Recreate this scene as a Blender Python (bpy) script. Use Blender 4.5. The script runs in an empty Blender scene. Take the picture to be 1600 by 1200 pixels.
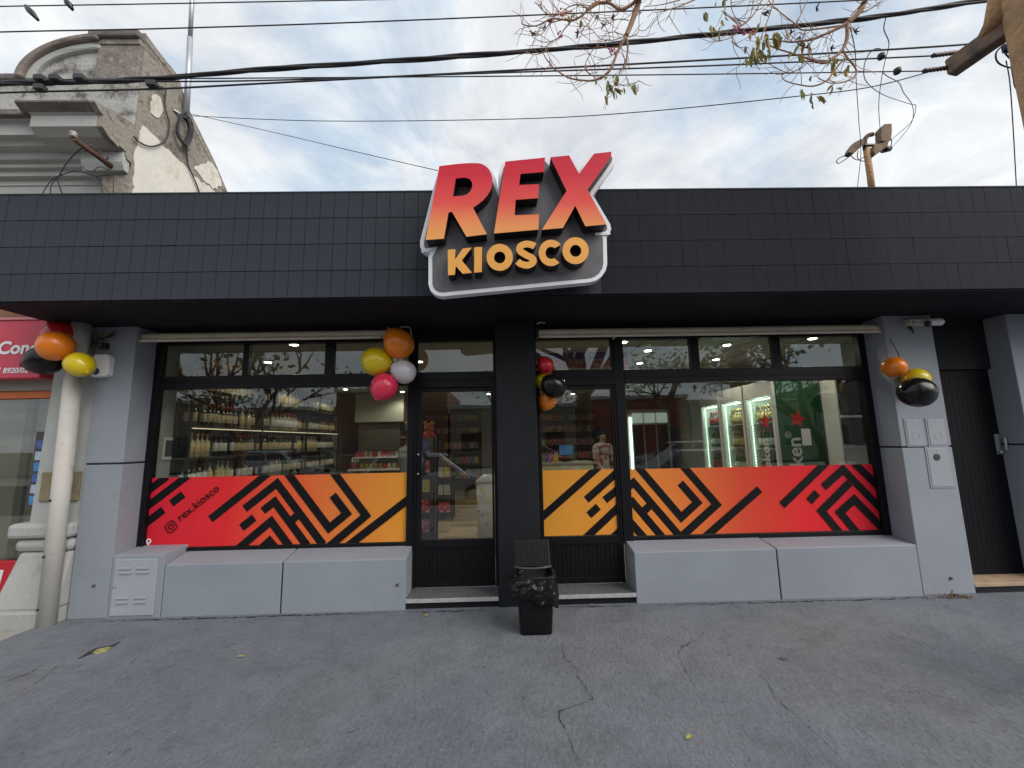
import bpy, math, random
from mathutils import Vector, Matrix, noise as mnoise
from mathutils.geometry import tessellate_polygon
random.seed(11)
S = bpy.context.scene
COL = S.collection
PI = math.pi

# ------------------------------------------------------------------ camera
CAM = Vector((0.0, -4.247, 1.60))
YAW, PITCH, ROLL, FPX = math.radians(1.146), math.radians(7.918), math.radians(-1.156), 640.0
_f = Vector((math.sin(YAW)*math.cos(PITCH), math.cos(YAW)*math.cos(PITCH), math.sin(PITCH)))
_r = Vector((math.cos(YAW), -math.sin(YAW), 0))
_u = _r.cross(_f)
R_ = _r*math.cos(ROLL) + _u*math.sin(ROLL)
U_ = -_r*math.sin(ROLL) + _u*math.cos(ROLL)
cd = bpy.data.cameras.new('camera')
cd.sensor_width = 36; cd.sensor_fit = 'HORIZONTAL'; cd.lens = FPX/1600*36
cd.clip_start = 0.05; cd.clip_end = 2000
cam = bpy.data.objects.new('camera', cd); COL.objects.link(cam)
cam.matrix_world = Matrix(((R_.x, U_.x, -_f.x, CAM.x), (R_.y, U_.y, -_f.y, CAM.y), (R_.z, U_.z, -_f.z, CAM.z), (0, 0, 0, 1)))
S.camera = cam

# ------------------------------------------------------------------ world, sun, exposure
SUN_EL, SUN_AZ = math.radians(38), math.radians(128)     # azimuth from +Y towards +X: veiled by cloud, right of and behind the photographer
w = bpy.data.worlds.new('World'); S.world = w; w.use_nodes = True
nt = w.node_tree; nt.nodes.clear()
N = nt.nodes.new; L = nt.links.new
out = N('ShaderNodeOutputWorld')
sky = N('ShaderNodeTexSky'); sky.sky_type = 'NISHITA'; sky.sun_disc = False
sky.sun_elevation = SUN_EL; sky.sun_rotation = SUN_AZ; sky.air_density = 1.0; sky.dust_density = 0.8; sky.ozone_density = 1.2
bg1 = N('ShaderNodeBackground'); bg1.inputs[1].default_value = 0.15
L(sky.outputs[0], bg1.inputs[0])
tc = N('ShaderNodeTexCoord'); sep = N('ShaderNodeSeparateXYZ'); L(tc.outputs['Generated'], sep.inputs[0])
def M_(op, a, b=None, c=None):
    n = N('ShaderNodeMath'); n.operation = op
    for i, v in enumerate((a, b, c)):
        if v is None: continue
        if isinstance(v, (int, float)): n.inputs[i].default_value = v
        else: L(v, n.inputs[i])
    return n.outputs[0]
zz = M_('ADD', M_('MAXIMUM', sep.outputs[2], 0.0), 0.22)
cmb = N('ShaderNodeCombineXYZ'); L(M_('DIVIDE', sep.outputs[0], zz), cmb.inputs[0]); L(M_('DIVIDE', sep.outputs[1], zz), cmb.inputs[1])
def wnoise(scale, detail, rough, dist=0.0, off=(0, 0, 0)):
    mp = N('ShaderNodeMapping'); mp.inputs['Location'].default_value = off; L(cmb.outputs[0], mp.inputs[0])
    n = N('ShaderNodeTexNoise'); n.inputs['Scale'].default_value = scale; n.inputs['Detail'].default_value = detail
    n.inputs['Roughness'].default_value = rough; n.inputs['Distortion'].default_value = dist
    L(mp.outputs[0], n.inputs[0]); return n.outputs[0]
def wramp(sock, stops):
    r = N('ShaderNodeValToRGB'); L(sock, r.inputs[0]); e = r.color_ramp.elements
    while len(e) < len(stops): e.new(0.5)
    for k, (p, c) in enumerate(stops): e[k].position = p; e[k].color = (c[0], c[1], c[2], 1)
    return r.outputs[0]
n1 = wnoise(1.5, 9, 0.58, 0.7, (5.3, 2.4, 0)); n2 = wnoise(3.6, 8, 0.62, 0.8, (9.2, 4.4, 0))
mask = M_('ADD', M_('MULTIPLY', n1, 0.7), M_('MULTIPLY', n2, 0.3))
mk = wramp(mask, [(0.38, (0.72,)*3), (0.46, (0.88,)*3), (0.54, (0.99,)*3)])
cl = wramp(wnoise(2.6, 9, 0.62, 0.6, (0.5, 7.7, 0)), [(0.36, (0.82, 0.83, 0.855)), (0.50, (0.98, 0.98, 0.985)), (0.63, (1.15, 1.14, 1.11))])
thin = wramp(mask, [(0.39, (0.54, 0.645, 0.745)), (0.47, (0.63, 0.69, 0.745)), (0.53, (0.71, 0.73, 0.755))])
veil = N('ShaderNodeMix'); veil.data_type = 'RGBA'; veil.blend_type = 'MULTIPLY'; veil.inputs[0].default_value = 1.0; L(thin, veil.inputs[6]); L(cl, veil.inputs[7])
bg2 = N('ShaderNodeBackground'); bg2.inputs[1].default_value = 1.0; L(veil.outputs[2], bg2.inputs[0])
mx = N('ShaderNodeMixShader'); L(mk, mx.inputs[0]); L(bg1.outputs[0], mx.inputs[1]); L(bg2.outputs[0], mx.inputs[2])
L(mx.outputs[0], out.inputs[0])
sd = bpy.data.lights.new('sun', 'SUN'); sd.energy = 2.6; sd.angle = math.radians(50); sd.color = (1.0, 0.93, 0.86)
so = bpy.data.objects.new('sun', sd); COL.objects.link(so)
so.rotation_euler = Vector((math.sin(SUN_AZ)*math.cos(SUN_EL), math.cos(SUN_AZ)*math.cos(SUN_EL), math.sin(SUN_EL))).to_track_quat('Z', 'Y').to_euler()
S.view_settings.view_transform = 'Standard'; S.view_settings.look = 'None'; S.view_settings.exposure = 0.28; S.view_settings.gamma = 1.0
S.view_settings.use_curve_mapping = False
S.cycles.use_denoising = True; S.cycles.max_bounces = 8; S.cycles.transparent_max_bounces = 16
S.cycles.sample_clamp_indirect = 4.0; S.cycles.caustics_reflective = False; S.cycles.caustics_refractive = False

# ------------------------------------------------------------------ helpers
def at(px, py, Y):
    """point of the plane y=Y that a measured photo point lies on"""
    d = R_*(px-800) + U_*(600-py) + _f*FPX
    return CAM + d*((Y-CAM.y)/d.y)
def atX(px, py, X):
    d = R_*(px-800) + U_*(600-py) + _f*FPX
    return CAM + d*((X-CAM.x)/d.x)
def atZ(px, py, Z):
    d = R_*(px-800) + U_*(600-py) + _f*FPX
    return CAM + d*((Z-CAM.z)/d.z)

MATS = {}
def mat(name, col, rough=0.6, metal=0.0, var=0.10, vscale=2.5, bump=0.0, bscale=60.0, coat=0.0, spec=0.5, col2=None, c2lo=0.5, c2hi=0.62, c2scale=4.0, emit=None, estr=0.0, trans=0.0, rvar=0.12):
    if name in MATS: return MATS[name]
    m = bpy.data.materials.new(name); m.use_nodes = True; t = m.node_tree; nd = t.nodes; lk = t.links.new
    b = nd['Principled BSDF']
    c = nd.new('ShaderNodeTexCoord')
    n = nd.new('ShaderNodeTexNoise'); n.inputs['Scale'].default_value = vscale; n.inputs['Detail'].default_value = 8; n.inputs['Roughness'].default_value = 0.62
    lk(c.outputs['Object'], n.inputs[0])
    r = nd.new('ShaderNodeValToRGB'); e = r.color_ramp.elements
    e[0].position = 0.3; e[1].position = 0.7
    e[0].color = [max(0, x*(1-var)) for x in col[:3]]+[1]; e[1].color = [min(1, x*(1+var)) for x in col[:3]]+[1]
    lk(n.outputs[0], r.inputs[0]); cs = r.outputs[0]
    if col2:
        n2 = nd.new('ShaderNodeTexNoise'); n2.inputs['Scale'].default_value = c2scale; n2.inputs['Detail'].default_value = 10; n2.inputs['Roughness'].default_value = 0.68
        lk(c.outputs['Object'], n2.inputs[0])
        mr = nd.new('ShaderNodeMapRange'); mr.inputs[1].default_value = c2lo; mr.inputs[2].default_value = c2hi; lk(n2.outputs[0], mr.inputs[0])
        mx = nd.new('ShaderNodeMix'); mx.data_type = 'RGBA'; lk(mr.outputs[0], mx.inputs[0]); lk(cs, mx.inputs[6]); mx.inputs[7].default_value = (*col2, 1); cs = mx.outputs[2]
    lk(cs, b.inputs['Base Color'])
    rr = nd.new('ShaderNodeMapRange'); rr.inputs[3].default_value = max(0.02, rough-rvar*rough); rr.inputs[4].default_value = min(1, rough+rvar*rough); lk(n.outputs[0], rr.inputs[0]); lk(rr.outputs[0], b.inputs['Roughness'])
    b.inputs['Metallic'].default_value = metal; b.inputs['Specular IOR Level'].default_value = spec
    b.inputs['Coat Weight'].default_value = coat
    b.inputs['Transmission Weight'].default_value = trans
    if bump:
        nb = nd.new('ShaderNodeTexNoise'); nb.inputs['Scale'].default_value = bscale; nb.inputs['Detail'].default_value = 6; lk(c.outputs['Object'], nb.inputs[0])
        bp = nd.new('ShaderNodeBump'); bp.inputs['Strength'].default_value = bump; bp.inputs['Distance'].default_value = 0.02; lk(nb.outputs[0], bp.inputs['Height']); lk(bp.outputs[0], b.inputs['Normal'])
    if emit:
        b.inputs['Emission Color'].default_value = (*emit, 1); b.inputs['Emission Strength'].default_value = estr
    MATS[name] = m; return m

def gradmat(name, stops, axis, lo, hi, rough=0.45, coat=0.0):
    """printed colour gradient running along an object axis"""
    m = bpy.data.materials.new(name); m.use_nodes = True; t = m.node_tree; nd = t.nodes; lk = t.links.new; b = nd['Principled BSDF']
    c = nd.new('ShaderNodeTexCoord'); s = nd.new('ShaderNodeSeparateXYZ'); lk(c.outputs['Object'], s.inputs[0])
    mr = nd.new('ShaderNodeMapRange'); mr.inputs[1].default_value = lo; mr.inputs[2].default_value = hi; lk(s.outputs[axis], mr.inputs[0])
    r = nd.new('ShaderNodeValToRGB'); e = r.color_ramp.elements
    while len(e) < len(stops): e.new(0.5)
    for k, (p, col) in enumerate(stops): e[k].position = p; e[k].color = (*col, 1)
    lk(mr.outputs[0], r.inputs[0])
    n = nd.new('ShaderNodeTexNoise'); n.inputs['Scale'].default_value = 5; n.inputs['Detail'].default_value = 6; lk(c.outputs['Object'], n.inputs[0])
    m2 = nd.new('ShaderNodeMapRange'); m2.inputs[3].default_value = 0.93; m2.inputs[4].default_value = 1.05; lk(n.outputs[0], m2.inputs[0])
    mul = nd.new('ShaderNodeVectorMath'); mul.operation = 'SCALE'; lk(r.outputs[0], mul.inputs[0]); lk(m2.outputs[0], mul.inputs['Scale'])
    lk(mul.outputs[0], b.inputs['Base Color']); b.inputs['Roughness'].default_value = rough; b.inputs['Coat Weight'].default_value = coat; b.inputs['Specular IOR Level'].default_value = 0.2
    MATS[name] = m; return m

def glassmat(name, tint=(0.93, 0.96, 0.94), ior=1.52, gain=1.15):
    m = bpy.data.materials.new(name); m.use_nodes = True; t = m.node_tree; nd = t.nodes; lk = t.links.new; nd.clear()
    o = nd.new('ShaderNodeOutputMaterial'); tr = nd.new('ShaderNodeBsdfTransparent'); tr.inputs[0].default_value = (*tint, 1)
    gl = nd.new('ShaderNodeBsdfGlossy'); gl.inputs['Roughness'].default_value = 0.0; gl.inputs[0].default_value = (0.97, 0.98, 1, 1)
    g = nd.new('ShaderNodeNewGeometry'); mr = nd.new('ShaderNodeMapRange'); mr.inputs[3].default_value = ior; mr.inputs[4].default_value = 1/ior; lk(g.outputs['Backfacing'], mr.inputs[0])
    fr = nd.new('ShaderNodeFresnel'); lk(mr.outputs[0], fr.inputs[0])
    mu = nd.new('ShaderNodeMath'); mu.operation = 'MULTIPLY'; mu.inputs[1].default_value = gain; mu.use_clamp = True; lk(fr.outputs[0], mu.inputs[0])
    # gentle unevenness of float glass
    c = nd.new('ShaderNodeTexCoord'); n = nd.new('ShaderNodeTexNoise'); n.inputs['Scale'].default_value = 1.3; n.inputs['Detail'].default_value = 2; lk(c.outputs['Object'], n.inputs[0])
    bp = nd.new('ShaderNodeBump'); bp.inputs['Strength'].default_value = 0.10; bp.inputs['Distance'].default_value = 0.01; lk(n.outputs[0], bp.inputs['Height']); lk(bp.outputs[0], gl.inputs['Normal'])
    mx = nd.new('ShaderNodeMixShader'); lk(mu.outputs[0], mx.inputs[0]); lk(tr.outputs[0], mx.inputs[1]); lk(gl.outputs[0], mx.inputs[2]); lk(mx.outputs[0], o.inputs[0])
    MATS[name] = m; return m

def tag(o, label=None, cat=None, group=None, kind=None):
    if label: o['label'] = label
    if cat: o['category'] = cat
    if group: o['group'] = group
    if kind: o['kind'] = kind
    return o
def empty(name, loc, label=None, cat=None, group=None):
    o = bpy.data.objects.new(name, None); COL.objects.link(o); o.location = loc; o.empty_display_size = 0.1
    return tag(o, label, cat, group)
def link(name, me, parent=None):
    o = bpy.data.objects.new(name, me); COL.objects.link(o)
    if parent:
        o.parent = parent
        if parent.type == 'EMPTY': o.matrix_parent_inverse = Matrix.LocRotScale(parent.location, parent.rotation_euler, parent.scale).inverted()
    return o

class MB:
    def __init__(s): s.v = []; s.f = []; s.m = []; s.sm = []
    def add(s, vs, fs, m=0, smooth=False):
        b = len(s.v); s.v += [tuple(v) for v in vs]
        for f in fs: s.f.append(tuple(i+b for i in f)); s.m.append(m); s.sm.append(smooth)
    def box(s, x0, x1, y0, y1, z0, z1, m=0):
        s.add([(x0,y0,z0),(x1,y0,z0),(x1,y1,z0),(x0,y1,z0),(x0,y0,z1),(x1,y0,z1),(x1,y1,z1),(x0,y1,z1)],
              [(0,3,2,1),(4,5,6,7),(0,1,5,4),(1,2,6,5),(2,3,7,6),(3,0,4,7)], m); return s
    def hexa(s, p, m=0):     # 8 points ordered like box
        s.add(p, [(0,3,2,1),(4,5,6,7),(0,1,5,4),(1,2,6,5),(2,3,7,6),(3,0,4,7)], m); return s
    def prism(s, poly, a, b, axis='y', m=0, holes=(), mside=None):
        """polygon extruded along an axis; (u,v)=(x,z) for y, (y,z) for x, (x,y) for z"""
        mside = m if mside is None else mside
        def P(u, v, t): return (u, t, v) if axis == 'y' else ((t, u, v) if axis == 'x' else (u, v, t))
        loops = [list(poly)] + [list(h) for h in holes]
        flat = [p for l in loops for p in l]
        tris = tessellate_polygon([[Vector((p[0], p[1], 0)) for p in l] for l in loops])
        n = len(flat)
        s.add([P(p[0], p[1], a) for p in flat] + [P(p[0], p[1], b) for p in flat], [], m)
        base = len(s.v)-2*n
        def area(t): a_, b_, c_ = [flat[i] for i in t]; return (b_[0]-a_[0])*(c_[1]-a_[1])-(b_[1]-a_[1])*(c_[0]-a_[0])
        for t in tris:
            t = tuple(t)
            if abs(area(t)) < 1e-12: continue
            if area(t) < 0: t = t[::-1]
            # front cap at a faces the negative axis for 'y' (x,z right-handed towards -y)
            fa, fb = (t, t[::-1]) if axis == 'y' else (t[::-1], t)
            if a > b: fa, fb = fb, fa
            s.f.append(tuple(i+base for i in fa)); s.m.append(m); s.sm.append(False)
            s.f.append(tuple(i+base+n for i in fb)); s.m.append(m); s.sm.append(False)
        k = 0
        for l in loops:
            q = len(l); ar = sum(l[i][0]*l[(i+1) % q][1]-l[(i+1) % q][0]*l[i][1] for i in range(q))
            ccw = (ar > 0) == (l is loops[0])
            for i in range(q):
                j = (i+1) % q
                f = (base+k+i, base+k+j, base+n+k+j, base+n+k+i)
                flip = not ccw
                if axis != 'y': flip = not flip
                if a > b: flip = not flip
                # outward for axis y, ccw seen from -y
                s.f.append(f[::-1] if not flip else f); s.m.append(mside); s.sm.append(False)
            k += q
        return s
    def tube(s, pts, r, n=8, m=0, cap=True):
        pts = [Vector(p) for p in pts]; k = len(pts)
        rs = r if isinstance(r, (list, tuple)) else [r]*k
        up = Vector((0, 0, 1)); rings = []; prev = None
        for i, p in enumerate(pts):
            d = (pts[min(i+1, k-1)]-pts[max(i-1, 0)])
            if d.length < 1e-9: d = Vector((0, 0, 1))
            d.normalize()
            if prev is None:
                a = d.cross(up)
                if a.length < 0.05: a = d.cross(Vector((1, 0, 0)))
            else:
                a = prev - d*prev.dot(d)
            a.normalize(); prev = a.copy(); b = d.cross(a)
            rings.append([p+(a*math.cos(2*PI*j/n)+b*math.sin(2*PI*j/n))*rs[i] for j in range(n)])
        vs = [v for g in rings for v in g]; fs = []
        for i in range(k-1):
            for j in range(n):
                fs.append((i*n+j, i*n+(j+1) % n, (i+1)*n+(j+1) % n, (i+1)*n+j))
        s.add(vs, fs, m, True)
        if cap:
            b = len(s.v)-len(vs)
            s.f.append(tuple(b+j for j in range(n))[::-1]); s.m.append(m); s.sm.append(False)
            s.f.append(tuple(b+(k-1)*n+j for j in range(n))); s.m.append(m); s.sm.append(False)
        return s
    def lathe(s, prof, n=16, c=(0, 0, 0), ms=None, axis='z', smooth=True):
        """profile of (radius, height) turned round an axis through c"""
        vs = []; fs = []
        for (r, z) in prof:
            for j in range(n):
                a = 2*PI*j/n; x, y = r*math.cos(a), r*math.sin(a)
                if axis == 'z': vs.append((c[0]+x, c[1]+y, c[2]+z))
                elif axis == 'y': vs.append((c[0]+x, c[1]+z, c[2]-y))
                else: vs.append((c[0]+z, c[1]+x, c[2]+y))
        b = len(s.v); s.v += vs
        for i in range(len(prof)-1):
            for j in range(n):
                s.f.append((b+i*n+j, b+i*n+(j+1) % n, b+(i+1)*n+(j+1) % n, b+(i+1)*n+j)); s.m.append(ms[i] if ms else 0); s.sm.append(smooth)
        s.f.append(tuple(b+j for j in range(n))[::-1]); s.m.append(ms[0] if ms else 0); s.sm.append(False)
        s.f.append(tuple(b+(len(prof)-1)*n+j for j in range(n))); s.m.append(ms[-1] if ms else 0); s.sm.append(False)
        return s
    def mesh(s, name, mats):
        me = bpy.data.meshes.new(name); me.from_pydata(s.v, [], s.f)
        for x in (mats if isinstance(mats, (list, tuple)) else [mats]): me.materials.append(x)
        me.polygons.foreach_set('material_index', s.m); me.polygons.foreach_set('use_smooth', s.sm); me.update(); return me
    def build(s, name, mats, parent=None, label=None, cat=None, group=None, kind=None, bevel=0.0):
        o = link(name, s.mesh(name, mats), parent); tag(o, label, cat, group, kind)
        if bevel:
            b = o.modifiers.new('bevel', 'BEVEL'); b.width = bevel; b.segments = 2; b.limit_method = 'ANGLE'; b.angle_limit = math.radians(40); b.harden_normals = False
        return o
def boxo(name, x0, x1, y0, y1, z0, z1, m, parent=None, bevel=0.004, **k): return MB().box(x0, x1, y0, y1, z0, z1).build(name, m, parent, bevel=bevel, **k)

def smooth(pts, n=6):
    """Catmull-Rom through the points"""
    pts = [Vector(p) for p in pts]; o = []
    for i in range(len(pts)-1):
        p0, p1, p2, p3 = pts[max(i-1, 0)], pts[i], pts[i+1], pts[min(i+2, len(pts)-1)]
        for k in range(n):
            t = k/n; o.append(0.5*((2*p1)+(p2-p0)*t+(2*p0-5*p1+4*p2-p3)*t*t+(3*p1-p0-3*p2+p3)*t**3))
    o.append(pts[-1]); return o

def text_mesh(txt, size, depth=0.0, shear=0.0, extra=1.0, bold=0.0):
    cu = bpy.data.curves.new('lettering', 'FONT'); cu.body = txt; cu.size = size; cu.extrude = depth; cu.shear = shear; cu.space_character = extra; cu.offset = bold
    cu.resolution_u = 4
    o = bpy.data.objects.new('tmp', cu); COL.objects.link(o)
    dg = bpy.context.evaluated_depsgraph_get(); me = bpy.data.meshes.new_from_object(o.evaluated_get(dg))
    bpy.data.objects.remove(o); return me
def text_obj(name, txt, size, m, loc, parent, rz=0.0, roll=0.0, **k):
    """flat lettering standing upright, read from -y; roll turns it in its own plane"""
    me = text_mesh(txt, size, **k); me.materials.clear(); me.materials.append(m)
    T = Matrix.Translation(loc) @ Matrix.Rotation(rz, 4, 'Z') @ Matrix.Rotation(PI/2, 4, 'X') @ Matrix.Rotation(roll, 4, 'Z')
    me.transform(T); return link(name, me, parent)

# ------------------------------------------------------------------ materials
m_fascia = mat('fascia_tile_paint', (0.036, 0.041, 0.052), 0.66, var=0.14, vscale=1.6, bump=0.2, bscale=35, spec=0.2)
m_fascia_r = mat('fascia_course_paint', (0.018, 0.021, 0.028), 0.75, var=0.2, vscale=1.4, bump=0.18, bscale=14, spec=0.12)
m_grout = mat('fascia_joint', (0.022, 0.025, 0.032), 0.85, spec=0.2)
m_soffit = mat('soffit_black_paint', (0.014, 0.013, 0.020), 0.75, var=0.2, bump=0.1, bscale=20, spec=0.2)
m_black = mat('black_wall_paint', (0.012, 0.014, 0.017), 0.6, var=0.25, bump=0.15, bscale=25, spec=0.25)
m_pier = mat('grey_pier_paint', (0.285, 0.315, 0.36), 0.65, var=0.07, vscale=1.6, bump=0.10, bscale=22, spec=0.35, col2=(0.22, 0.24, 0.27), c2lo=0.60, c2hi=0.85, c2scale=3.2)
m_groove = mat('joint_black', (0.012, 0.012, 0.014), 0.7)
m_alu = mat('black_aluminium', (0.006, 0.006, 0.008), 0.42, var=0.15, spec=0.25)
m_glass = glassmat('window_glass', tint=(0.90, 0.93, 0.90), gain=1.45)
m_granite = mat('speckled_granite', (0.105, 0.105, 0.11), 0.55, spec=0.3, var=0.15, vscale=4, col2=(0.30, 0.30, 0.30), c2lo=0.52, c2hi=0.60, c2scale=120)
m_granite_e = mat('granite_nosing', (0.46, 0.46, 0.46), 0.6, var=0.15, vscale=30, col2=(0.24, 0.24, 0.24), c2lo=0.52, c2hi=0.62, c2scale=90)
m_white = mat('white_plastic', (0.84, 0.83, 0.86), 0.45, var=0.04)
m_metal = mat('galvanised', (0.46, 0.48, 0.52), 0.45, metal=0.7, var=0.12)
m_cable = mat('cable_black', (0.030, 0.028, 0.032), 0.65)
m_dark = mat('dark_plastic', (0.02, 0.02, 0.022), 0.4)

# ------------------------------------------------------------------ ground
def ground_mat():
    m = bpy.data.materials.new('painted_concrete'); m.use_nodes = True; t = m.node_tree; nd = t.nodes; lk = t.links.new; b = nd['Principled BSDF']
    c = nd.new('ShaderNodeTexCoord')
    def nz(sc, det, ro, st=(1, 1, 1), rot=0, dist=0):
        mp = nd.new('ShaderNodeMapping'); mp.inputs['Scale'].default_value = st; mp.inputs['Rotation'].default_value = (0, 0, rot); lk(c.outputs['Object'], mp.inputs[0])
        n = nd.new('ShaderNodeTexNoise'); n.inputs['Scale'].default_value = sc; n.inputs['Detail'].default_value = det; n.inputs['Roughness'].default_value = ro; n.inputs['Distortion'].default_value = dist
        lk(mp.outputs[0], n.inputs[0]); return n.outputs[0]
    def ramp(s, st):
        r = nd.new('ShaderNodeValToRGB'); e = r.color_ramp.elements
        while len(e) < len(st): e.new(0.5)
        for k, (p, col) in enumerate(st): e[k].position = p; e[k].color = (*col, 1)
        lk(s, r.inputs[0]); return r.outputs[0]
    def mix(a, bb, f, mode='MIX'):
        x = nd.new('ShaderNodeMix'); x.data_type = 'RGBA'; x.blend_type = mode
        for sck, v in ((0, f), (6, a), (7, bb)):
            if isinstance(v, (int, float)): x.inputs[sck].default_value = v
            elif isinstance(v, tuple): x.inputs[sck].default_value = (*v, 1)
            else: lk(v, x.inputs[sck])
        return x.outputs[2]
    big = ramp(nz(0.55, 5, 0.55), [(0.35, (0.163, 0.180, 0.214)), (0.5, (0.182, 0.199, 0.229)), (0.66, (0.190, 0.204, 0.219))])
    mid = ramp(nz(3.5, 8, 0.65, dist=0.6), [(0.3, (0.80,)*3), (0.5, (1.0,)*3), (0.72, (1.14,)*3)])
    fine = ramp(nz(48, 8, 0.75), [(0.3, (0.74,)*3), (0.5, (1.0,)*3), (0.7, (1.22,)*3)])
    grain = ramp(nz(15, 8, 0.7, (2.2, 1, 1)), [(0.28, (0.80,)*3), (0.48, (1.0,)*3), (0.72, (1.12,)*3)])
    cs = mix(mix(mix(big, mid, 1.0, 'MULTIPLY'), fine, 1.0, 'MULTIPLY'), grain, 1.0, 'MULTIPLY')
    # trowel strokes, worn pale specks and dark scuffs
    stro = ramp(nz(7, 7, 0.7, (3.6, 1.0, 1), 0.12), [(0.60, (0,)*3), (0.72, (1,)*3)])
    cs = mix(cs, (0.25, 0.255, 0.265), mix((0, 0, 0), stro, 0.6))
    pale = ramp(nz(26, 3, 0.5), [(0.715, (0,)*3), (0.75, (1,)*3)])
    cs = mix(cs, (0.46, 0.46, 0.45), mix((0, 0, 0), pale, 0.55))
    scuff = ramp(nz(11, 6, 0.6, (3.0, 1.0, 1), 0.1, 0.8), [(0.29, (1,)*3), (0.345, (0,)*3)])
    cs = mix(cs, (0.06, 0.062, 0.068), mix((0, 0, 0), scuff, 0.8))
    lk(cs, b.inputs['Base Color']); b.inputs['Roughness'].default_value = 0.62; b.inputs['Specular IOR Level'].default_value = 0.4
    h1, h2 = nz(17, 9, 0.72, (2.4, 1.0, 1), 0.1), nz(2.2, 4, 0.5)
    ad = nd.new('ShaderNodeMath'); ad.operation = 'ADD'; lk(h1, ad.inputs[0])
    mu = nd.new('ShaderNodeMath'); mu.operation = 'MULTIPLY'; mu.inputs[1].default_value = 2.0; lk(h2, mu.inputs[0]); lk(mu.outputs[0], ad.inputs[1])
    bp = nd.new('ShaderNodeBump'); bp.inputs['Strength'].default_value = 1.0; bp.inputs['Distance'].default_value = 0.022; lk(ad.outputs[0], bp.inputs['Height']); lk(bp.outputs[0], b.inputs['Normal'])
    return m
m_ground = ground_mat()
m_asph = mat('asphalt', (0.055, 0.055, 0.058), 0.85, var=0.2, vscale=1.5, bump=0.4, bscale=120)
m_conc = mat('pale_concrete', (0.33, 0.32, 0.29), 0.85, var=0.15, vscale=1.2, bump=0.4, bscale=40, col2=(0.22, 0.21, 0.19), c2lo=0.5, c2hi=0.66, c2scale=3)
def sheet(name, x0, x1, y0, y1, z, m, kind='structure', nx=1, ny=1, fn=None):
    b = MB(); vs = []
    for j in range(ny+1):
        for i in range(nx+1):
            x, y = x0+(x1-x0)*i/nx, y0+(y1-y0)*j/ny
            vs.append((x, y, z+(fn(x, y) if fn else 0)))
    b.add(vs, [(j*(nx+1)+i, j*(nx+1)+i+1, (j+1)*(nx+1)+i+1, (j+1)*(nx+1)+i) for j in range(ny) for i in range(nx)], 0, True)
    return b.build(name, m, kind=kind)
sheet('ground', -400, 400, -400, 400, -0.20, mat('far_ground', (0.16, 0.15, 0.12), 0.9))
sheet('road', -200, 200, -15.6, -6.1, -0.17, m_asph)
def gz(x, y):
    w_ = max(0.0, min(1.0, (-y-0.25)/0.8))
    return w_*0.010*mnoise.noise(Vector((x*0.9, y*0.9, 3.3))) - 0.012*max(0, -y-0.6)*0.25
walk = sheet('pavement', -4.33, 30, -5.95, 0.02, 0.0, m_ground, nx=150, ny=40, fn=gz)
sheet('neighbour_pavement', -60, -4.334, -5.95, 0.3, -0.004, m_conc)
kb = MB().box(-200, 200, -6.1, -5.95, -0.2, -0.015).build('kerb', m_conc, bevel=0.015, kind='structure')
sheet('far_pavement', -200, 200, -21, -15.6, -0.06, m_conc)
MB().box(-200, 200, -15.72, -15.6, -0.2, -0.05).build('far_kerb', m_conc, bevel=0.015, kind='structure')

# cracks measured on the pavement
m_crack = mat('crack_dark', (0.028, 0.029, 0.033), 0.9)
def crack(pxs, wd=0.006):
    pts = []
    for i in range(len(pxs)-1):
        a, b_ = Vector(pxs[i]), Vector(pxs[i+1]); n = max(2, int((b_-a).length/4))
        for k in range(n):
            p = a.lerp(b_, k/n); pts.append(p+Vector((random.uniform(-2.0, 2.0), random.uniform(-0.9, 0.9))))
    pts.append(Vector(pxs[-1]))
    P = [atZ(p.x, p.y, 0) for p in pts]; vs = []; n = len(P)
    for i, p in enumerate(P):
        d = (P[min(i+1, n-1)]-P[max(i-1, 0)]).normalized(); q = Vector((-d.y, d.x, 0)); ww = wd*0.27*(random.choice((0.2, 0.5, 0.9, 1.3, 2.0)))*min(1, 3*(i+0.4)/n, 3*(n-i-0.6)/n)
        for s_ in (1, -1):
            v = p+q*ww*s_; vs.append((v.x, v.y, gz(v.x, v.y)+0.0035))
    b = MB(); b.add(vs, [(2*i, 2*i+1, 2*i+3, 2*i+2) for i in range(n-1)]); b.build('crack', m_crack, walk)
for pl, wd in [([(886, 975), (880, 1000), (876, 1010), (885, 1030), (902, 1048), (900, 1056), (915, 1075), (927, 1094), (905, 1102), (872, 1112), (880, 1135), (890, 1155), (905, 1190), (912, 1215)], 0.008),
               ([(1108, 962), (1104, 980), (1092, 998), (1066, 1010), (1060, 1024), (1068, 1042), (1090, 1080)], 0.006), ([(1146, 1018), (1165, 1038), (1190, 1056), (1201, 1068), (1210, 1088), (1240, 1116), (1283, 1152), (1330, 1200)], 0.005),
               ([(0, 1068), (50, 1050), (70, 1036)], 0.010), ([(30, 1080), (68, 1060), (105, 1025)], 0.006), ([(250, 1050), (276, 1036)], 0.006), ([(188, 1182), (206, 1166)], 0.008), ([(1526, 931), (1560, 938), (1600, 950)], 0.008), ([(1400, 1075), (1418, 1083), (1430, 1080)], 0.006), ([(1336, 1134), (1352, 1145)], 0.007), ([(340, 1020), (385, 998), (400, 992)], 0.006), ([(608, 1063), (625, 1052)], 0.006), ([(540, 1148), (563, 1138)], 0.006), ([(728, 1043), (760, 1042), (758, 1060)], 0.004)]:
    crack(pl, wd)
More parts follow.
